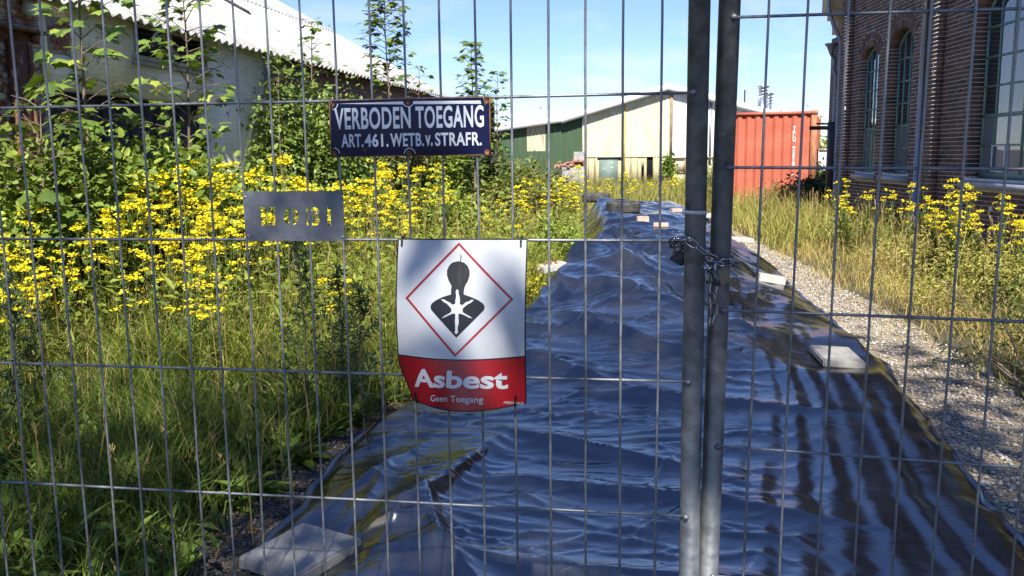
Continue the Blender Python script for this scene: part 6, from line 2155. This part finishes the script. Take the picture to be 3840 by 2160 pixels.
bush('bramble_bush', (pb(650, 9.6), 9.6, 0.75), (0.55, 0.55, 0.58), 2300, 0.068, 'low scrub behind the ragwort before the grey wall', cols=GC, seed=5)
bush('ivy_bush', (pb(765, 12.2), 12.2, 1.5), (0.78, 0.6, 1.25), 5600, 0.072, 'tall ivy-clad bush against the shed wall, left of the blue sign', cols=GC, seed=6, clumps=48, mat='leaf_gloss')
bush('ivy_bush', (pb(850, 13.4), 13.4, 1.3), (0.8, 0.6, 1.15), 4600, 0.072, 'dense green bush behind the left half of the blue sign', cols=GC, seed=7, clumps=42)
bush('bramble_bush', (pb(930, 15.0), 15.0, 1.25), (0.9, 0.7, 1.25), 4200, 0.085, 'brownish green bramble thicket below the far shed eaves', cols=((0.07, 0.10, 0.03), (0.18, 0.19, 0.06)), seed=8, clumps=40)
bush('bramble_bush', (pb(1040, 16.6), 16.6, 1.15), (0.9, 0.7, 1.1), 3800, 0.085, 'bramble thicket at the far end of the painted shed', cols=((0.07, 0.11, 0.03), (0.19, 0.21, 0.06)), seed=9, clumps=38)
bush('bramble_bush', (pb(1150, 16.0), 16.0, 0.9), (0.85, 0.7, 0.95), 3000, 0.08, 'bramble below the right half of the blue sign', cols=GB, seed=10, clumps=34)
bush('bramble_bush', (pb(1270, 15.6), 15.6, 0.75), (0.75, 0.7, 0.85), 2600, 0.08, 'sprawling bramble before the green cladding, left of the far ragwort', cols=((0.09, 0.13, 0.035), (0.24, 0.27, 0.08)), seed=11, clumps=30)
bush('bramble_bush', (pb(1365, 17.6), 17.6, 0.65), (0.65, 0.6, 0.75), 2200, 0.08, 'low bramble with brown tips in front of the rubble heap', cols=((0.10, 0.12, 0.04), (0.22, 0.22, 0.08)), seed=12)
bush('bramble_bush', (pb(1100, 12.2), 12.2, 0.55), (0.8, 0.6, 0.6), 2200, 0.075, 'low bramble in the meadow straight below the blue sign', cols=GB, seed=13)
bush('bramble_bush', (float(left_edge(np.array([11.6]))[0]) - 0.28, 11.6, 0.36), (0.32, 0.5, 0.4), 1100, 0.06, 'small bramble creeping over the left edge of the sheeting', cols=GB, seed=14, clumps=16)
bush('bramble_bush', (float(left_edge(np.array([8.4]))[0]) - 0.30, 8.5, 0.26), (0.28, 0.5, 0.32), 900, 0.045, 'low yellow-flowered plant beside the cream stone at the sheeting edge', cols=((0.13, 0.19, 0.04), (0.42, 0.38, 0.03)), seed=15, clumps=16)
bush('hedge_bush', (9.6, 29.5, 1.3), (1.1, 0.9, 1.3), 2600, 0.14, 'sunlit bush between the container and the far corner pipes', cols=GB, seed=16, clumps=34)
bush('hedge_bush', (8.75, 24.9, 0.55), (0.55, 0.6, 0.65), 1500, 0.11, 'bush right of the red container, its leaves coloured dark for shade', cols=((0.02, 0.04, 0.012), (0.05, 0.08, 0.02)), seed=17)  # leaf tints lowered to paint in the shade beside the container
bush('hedge_bush', (7.6, 21.8, 0.45), (0.8, 0.8, 0.55), 1700, 0.11, 'low scrub behind the corner of the brick building, shade put into its leaf colours', cols=((0.02, 0.04, 0.012), (0.05, 0.08, 0.02)), seed=18)  # the building's shadow is painted into these darkened leaf colours
bush('ivy_bush', (float(at(1683, 430, 39.2)[0]), 39.2, 0.7), (0.28, 0.3, 0.75), 700, 0.15, 'narrow ivy climbing the cream shed between the post and window', cols=GC, seed=19, clumps=14)
bush('willow_bush', (float(at(1795, 450, 21.5)[0]), 21.5, 0.75), (0.28, 0.4, 0.75), 900, 0.07, 'slim upright willow shoot seen between the two poles', cols=((0.07, 0.11, 0.04), (0.15, 0.19, 0.08)), seed=20, clumps=14, wide=0.3)
bush('nettle_bush', (float(at(1960, 480, 21.0)[0]), 21.0, 0.40), (0.7, 0.5, 0.4), 1300, 0.07, 'dusty green nettles in front of the red container', cols=((0.09, 0.13, 0.04), (0.24, 0.25, 0.09)), seed=21, wide=0.35)
bush('weed_bush', (float(at(2490, 640, 7.6)[0]), 7.6, 0.36), (0.70, 0.7, 0.42), 3200, 0.045, 'sunlit leafy weeds near the right margin below the tansy', cols=((0.16, 0.19, 0.045), (0.36, 0.36, 0.10)), seed=22, wide=0.3, clumps=40)
bush('weed_bush', (float(at(2330, 580, 10.2)[0]), 10.2, 0.30), (0.7, 0.6, 0.32), 1500, 0.055, 'green weeds round the tansy at the foot of the drainpipe', cols=((0.15, 0.18, 0.05), (0.34, 0.33, 0.11)), seed=23, wide=0.3, clumps=40)
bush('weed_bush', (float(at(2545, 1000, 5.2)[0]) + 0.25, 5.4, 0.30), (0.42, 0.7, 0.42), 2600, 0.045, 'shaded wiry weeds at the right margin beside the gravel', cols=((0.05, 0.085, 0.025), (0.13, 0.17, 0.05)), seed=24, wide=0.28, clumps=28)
bush('weed_bush', (float(at(2150, 540, 13.0)[0]), 13.0, 0.30), (0.5, 0.5, 0.36), 1000, 0.06, 'green weeds round the tansy at the far corner pier', cols=((0.08, 0.13, 0.035), (0.21, 0.24, 0.07)), seed=25, wide=0.3, clumps=30)

# --- maples: lobed leaves, each leaf of the two near ones a part of its own
half = [(0.0, 0.0), (0.17, -0.09), (0.44, -0.03), (0.35, 0.16), (0.64, 0.40), (0.40, 0.46), (0.33, 0.60), (0.20, 0.62), (0.0, 1.0)]
def maple_leaf(col):
    P = half + [(-x_, y_) for x_, y_ in reversed(half[1:-1])]
    V = [(0, 0.34, 0.03)] + [(x_, y_, -0.22 * x_ * x_ - 0.14 * y_ * y_) for x_, y_ in P]
    m_ = len(P)
    return np.array(V), [(0, 1 + k, 1 + (k + 1) % m_) for k in range(m_)]
LV, LT = maple_leaf(None)
leaf_meshes = []
for k, c in enumerate(((0.10, 0.18, 0.036), (0.15, 0.24, 0.048), (0.22, 0.32, 0.065), (0.07, 0.13, 0.030), (0.28, 0.35, 0.06))):
    me = MB().add(LV, tris=LT, col=c).mesh('leaf')
    me.materials.append(M['leaf_gloss'])
    leaf_meshes.append(me)
def maple(name, x, y, h, z0, spread, whorls, leaf, label, seed, single, per=4, cat='tree'):
    q = np.random.default_rng(500 + seed)
    root = empty(name, loc=(x, y, 0))
    tr, br = MB(), MB()
    lean = q.normal(0, 0.03, 2)
    def axis(z):
        return np.array([lean[0] * z + 0.02 * math.sin(z * 2.3 + seed), lean[1] * z + 0.02 * math.cos(z * 1.9), z])
    tz = np.linspace(0, h, 9)
    tr.tube([axis(z) for z in tz], np.linspace(0.024, 0.004, 9) * (0.6 + 0.15 * h), 7, col=(1, 1, 1))
    crown = MB()
    spots = []
    for k in range(whorls):
        f = k / max(whorls - 1, 1)
        z = z0 + (h - z0) * f ** 0.9
        a0 = q.random() * 6.28
        prof = spread * (math.sin(math.pi * min(0.22 + 0.72 * f, 1.0)) * 0.9 + 0.12) * q.uniform(0.7, 1.15)
        for s in range(2 if per < 6 else 3):
            a = a0 + s * 2 * math.pi / (2 if per < 6 else 3) + q.normal(0, 0.25)
            p = axis(z)
            e_ = p + np.array([math.cos(a) * prof, math.sin(a) * prof, prof * q.uniform(0.25, 0.75)])
            br.tube([p, (p + e_) / 2 + np.array([0, 0, 0.02]), e_], [0.006, 0.0045, 0.0025], 5, caps=False, col=(1, 1, 1))
            for j in range(per):
                t = q.uniform(0.30, 1.0)
                c = p + (e_ - p) * t
                aa = a + q.uniform(-1.5, 1.5)
                out = np.array([math.cos(aa), math.sin(aa), q.uniform(-0.35, 0.35)])
                spots.append((c, out))
    for j in range(per):
        spots.append((axis(h), np.append(rdir(1, q)[0][:2], 0.5)))
    for (c, out) in spots:
        out = out / np.linalg.norm(out)
        pet = leaf * q.uniform(0.5, 1.0)
        base = c + out * pet
        s = leaf * q.uniform(0.6, 1.2)
        ax_ = out + np.array([0, 0, -0.55 * q.random()])
        ax_ /= np.linalg.norm(ax_)
        nn_ = np.array([0.25 * q.normal(), -0.30 + 0.25 * q.normal(), 1.0])
        sx_ = np.cross(ax_, nn_)
        sx_ /= np.linalg.norm(sx_)
        nn_ = np.cross(sx_, ax_)
        br.tube([c, base], [0.0016, 0.0012], 3, caps=False, col=(1.6, 0.9, 0.6))
        if single:
            o = obj('leaf', leaf_meshes[int(q.choice(5, p=[0.3, 0.3, 0.2, 0.12, 0.08]))], root)
            o.matrix_local = frame(base, sx_ * s, ax_ * s, nn_ * s)
        else:
            P = base + s * (LV[:, :1] * sx_ + LV[:, 1:2] * ax_ + LV[:, 2:] * nn_)
            cc = np.array(((0.07, 0.13, 0.03), (0.11, 0.18, 0.04), (0.15, 0.22, 0.05))[int(q.integers(3))]) * q.uniform(0.8, 1.2)
            crown.add(P, tris=LT, col=cc)
    tr.build('trunk', M['bark'], root, smooth=True)
    br.build('branches', M['bark'], root)
    if not single:
        crown.build('crown', M['leaf'], root)
    return tag(root, label, cat)
maple('young_maple', pb(258, 7.2), 7.2, 3.15, 1.25, 0.38, 16, 0.130, 'young maple with large leaves rising before the shed, nearest the exposed brick patch', 1, True, per=5)
maple('young_maple', pb(488, 8.9), 8.9, 3.2, 1.45, 0.44, 18, 0.125, 'young maple rising across the high dark window to the roof edge', 2, True, per=5)
maple('maple_sapling', pb(985, 14.0), 14.0, 3.95, 2.55, 0.34, 17, 0.115, 'slender maple sapling standing tallest against the sky above the shed roof', 3, False, per=6)
maple('maple_sapling', pb(1196, 15.0), 15.0, 3.3, 1.3, 0.25, 18, 0.10, 'narrow maple sapling above the right end of the blue sign', 4, False, per=6)
maple('maple_sapling', pb(1243, 15.5), 15.5, 2.85, 0.9, 0.22, 15, 0.10, 'shorter maple sapling beside the dark timber post', 5, False, per=5)
maple('maple_sapling', pb(797, 12.4), 12.4, 3.3, 1.9, 0.22, 12, 0.10, 'thin maple shoot before the corrugated roof above the ivy bush', 6, False, per=3)
maple('maple_sapling', pb(715, 11.6), 11.6, 2.75, 1.5, 0.30, 9, 0.10, 'short maple shoot at the end of the grey wall', 7, False, per=4)
maple('maple_sapling', pb(1045, 15.5), 15.5, 2.95, 1.9, 0.25, 8, 0.09, 'sparse pale sapling at the far end of the shed roof', 8, False, per=3)
maple('maple_sapling', pb(110, 6.5), 6.5, 2.0, 0.9, 0.40, 9, 0.125, 'low broad-leaved maple shoot before the rusty steel post', 9, False, per=4)

# dry leaves lying on the cream stone at the sheeting edge
if LEAF_STONE is not None:
    n = 26
    b = MB()
    P = np.stack([r.uniform(-0.11, 0.11, n), r.uniform(-0.07, 0.07, n), np.full(n, 0.072)], 1)
    cards(b, P, rdir(n, r) * np.array([1, 1, 0.3]), np.tile([0, 0, 1.0], (n, 1)) + 0.4 * rdir(n, r), r.uniform(0.03, 0.07, n), r.uniform(0.015, 0.03, n), mixcol((0.20, 0.12, 0.05), (0.38, 0.26, 0.12), n, r))
    b.build('dry_leaves', M['leaf'], LEAF_STONE)['kind'] = 'stuff'

# --- trees behind the viewpoint that throw the dappled shade over the foreground
def shade_tree(x, y, h, zc, rad, n, label, seed):
    q = np.random.default_rng(600 + seed)
    root = empty('shade_tree', loc=(x, y, 0))
    tr = MB()
    tr.tube([(0, 0, 0), (0.1, 0, zc * 0.5), (0.0, 0.1, zc), (0.1, 0.0, h * 0.92)], [0.22, 0.17, 0.12, 0.03], 10, col=(1, 1, 1))
    lv = MB()
    cl = 46
    D = rdir(cl, q)
    C = D * (0.35 + 0.62 * q.random((cl, 1)) ** 0.6) * np.array([rad]) + np.array([[0, 0, zc]])
    for k in range(14):
        tr.tube([(0, 0, zc * q.uniform(0.55, 1.0)), tuple(C[k] * 0.5 + np.array([0, 0, zc * 0.5])), tuple(C[k])], [0.07, 0.05, 0.02], 6, caps=False, col=(1, 1, 1))
    ci = q.integers(0, cl, n)
    off = q.normal(size=(n, 3)) * np.array([rad]) * 0.20
    P = C[ci] + off
    cards(lv, P, rdir(n, q), rdir(n, q), q.uniform(0.14, 0.24, n), q.uniform(0.10, 0.17, n), mixcol((0.05, 0.09, 0.02), (0.11, 0.16, 0.035), n, q))
    tr.build('trunk', M['bark'], root, smooth=True)
    lv.build('crown', M['leaf'], root)
    return tag(root, label, 'tree')
shade_tree(-4.6, -4.6, 10.4, 7.0, (3.4, 2.6, 2.4), 6200, 'leafy tree behind the viewpoint shading the meadow', 1)
shade_tree(0.6, -5.2, 12.4, 8.6, (3.3, 2.8, 3.0), 6400, 'leafy tree behind the viewpoint shading the near sheeting', 2)
shade_tree(5.2, -4.4, 12.2, 8.4, (3.5, 2.8, 3.1), 7000, 'leafy tree behind the viewpoint shading the gravel', 3)
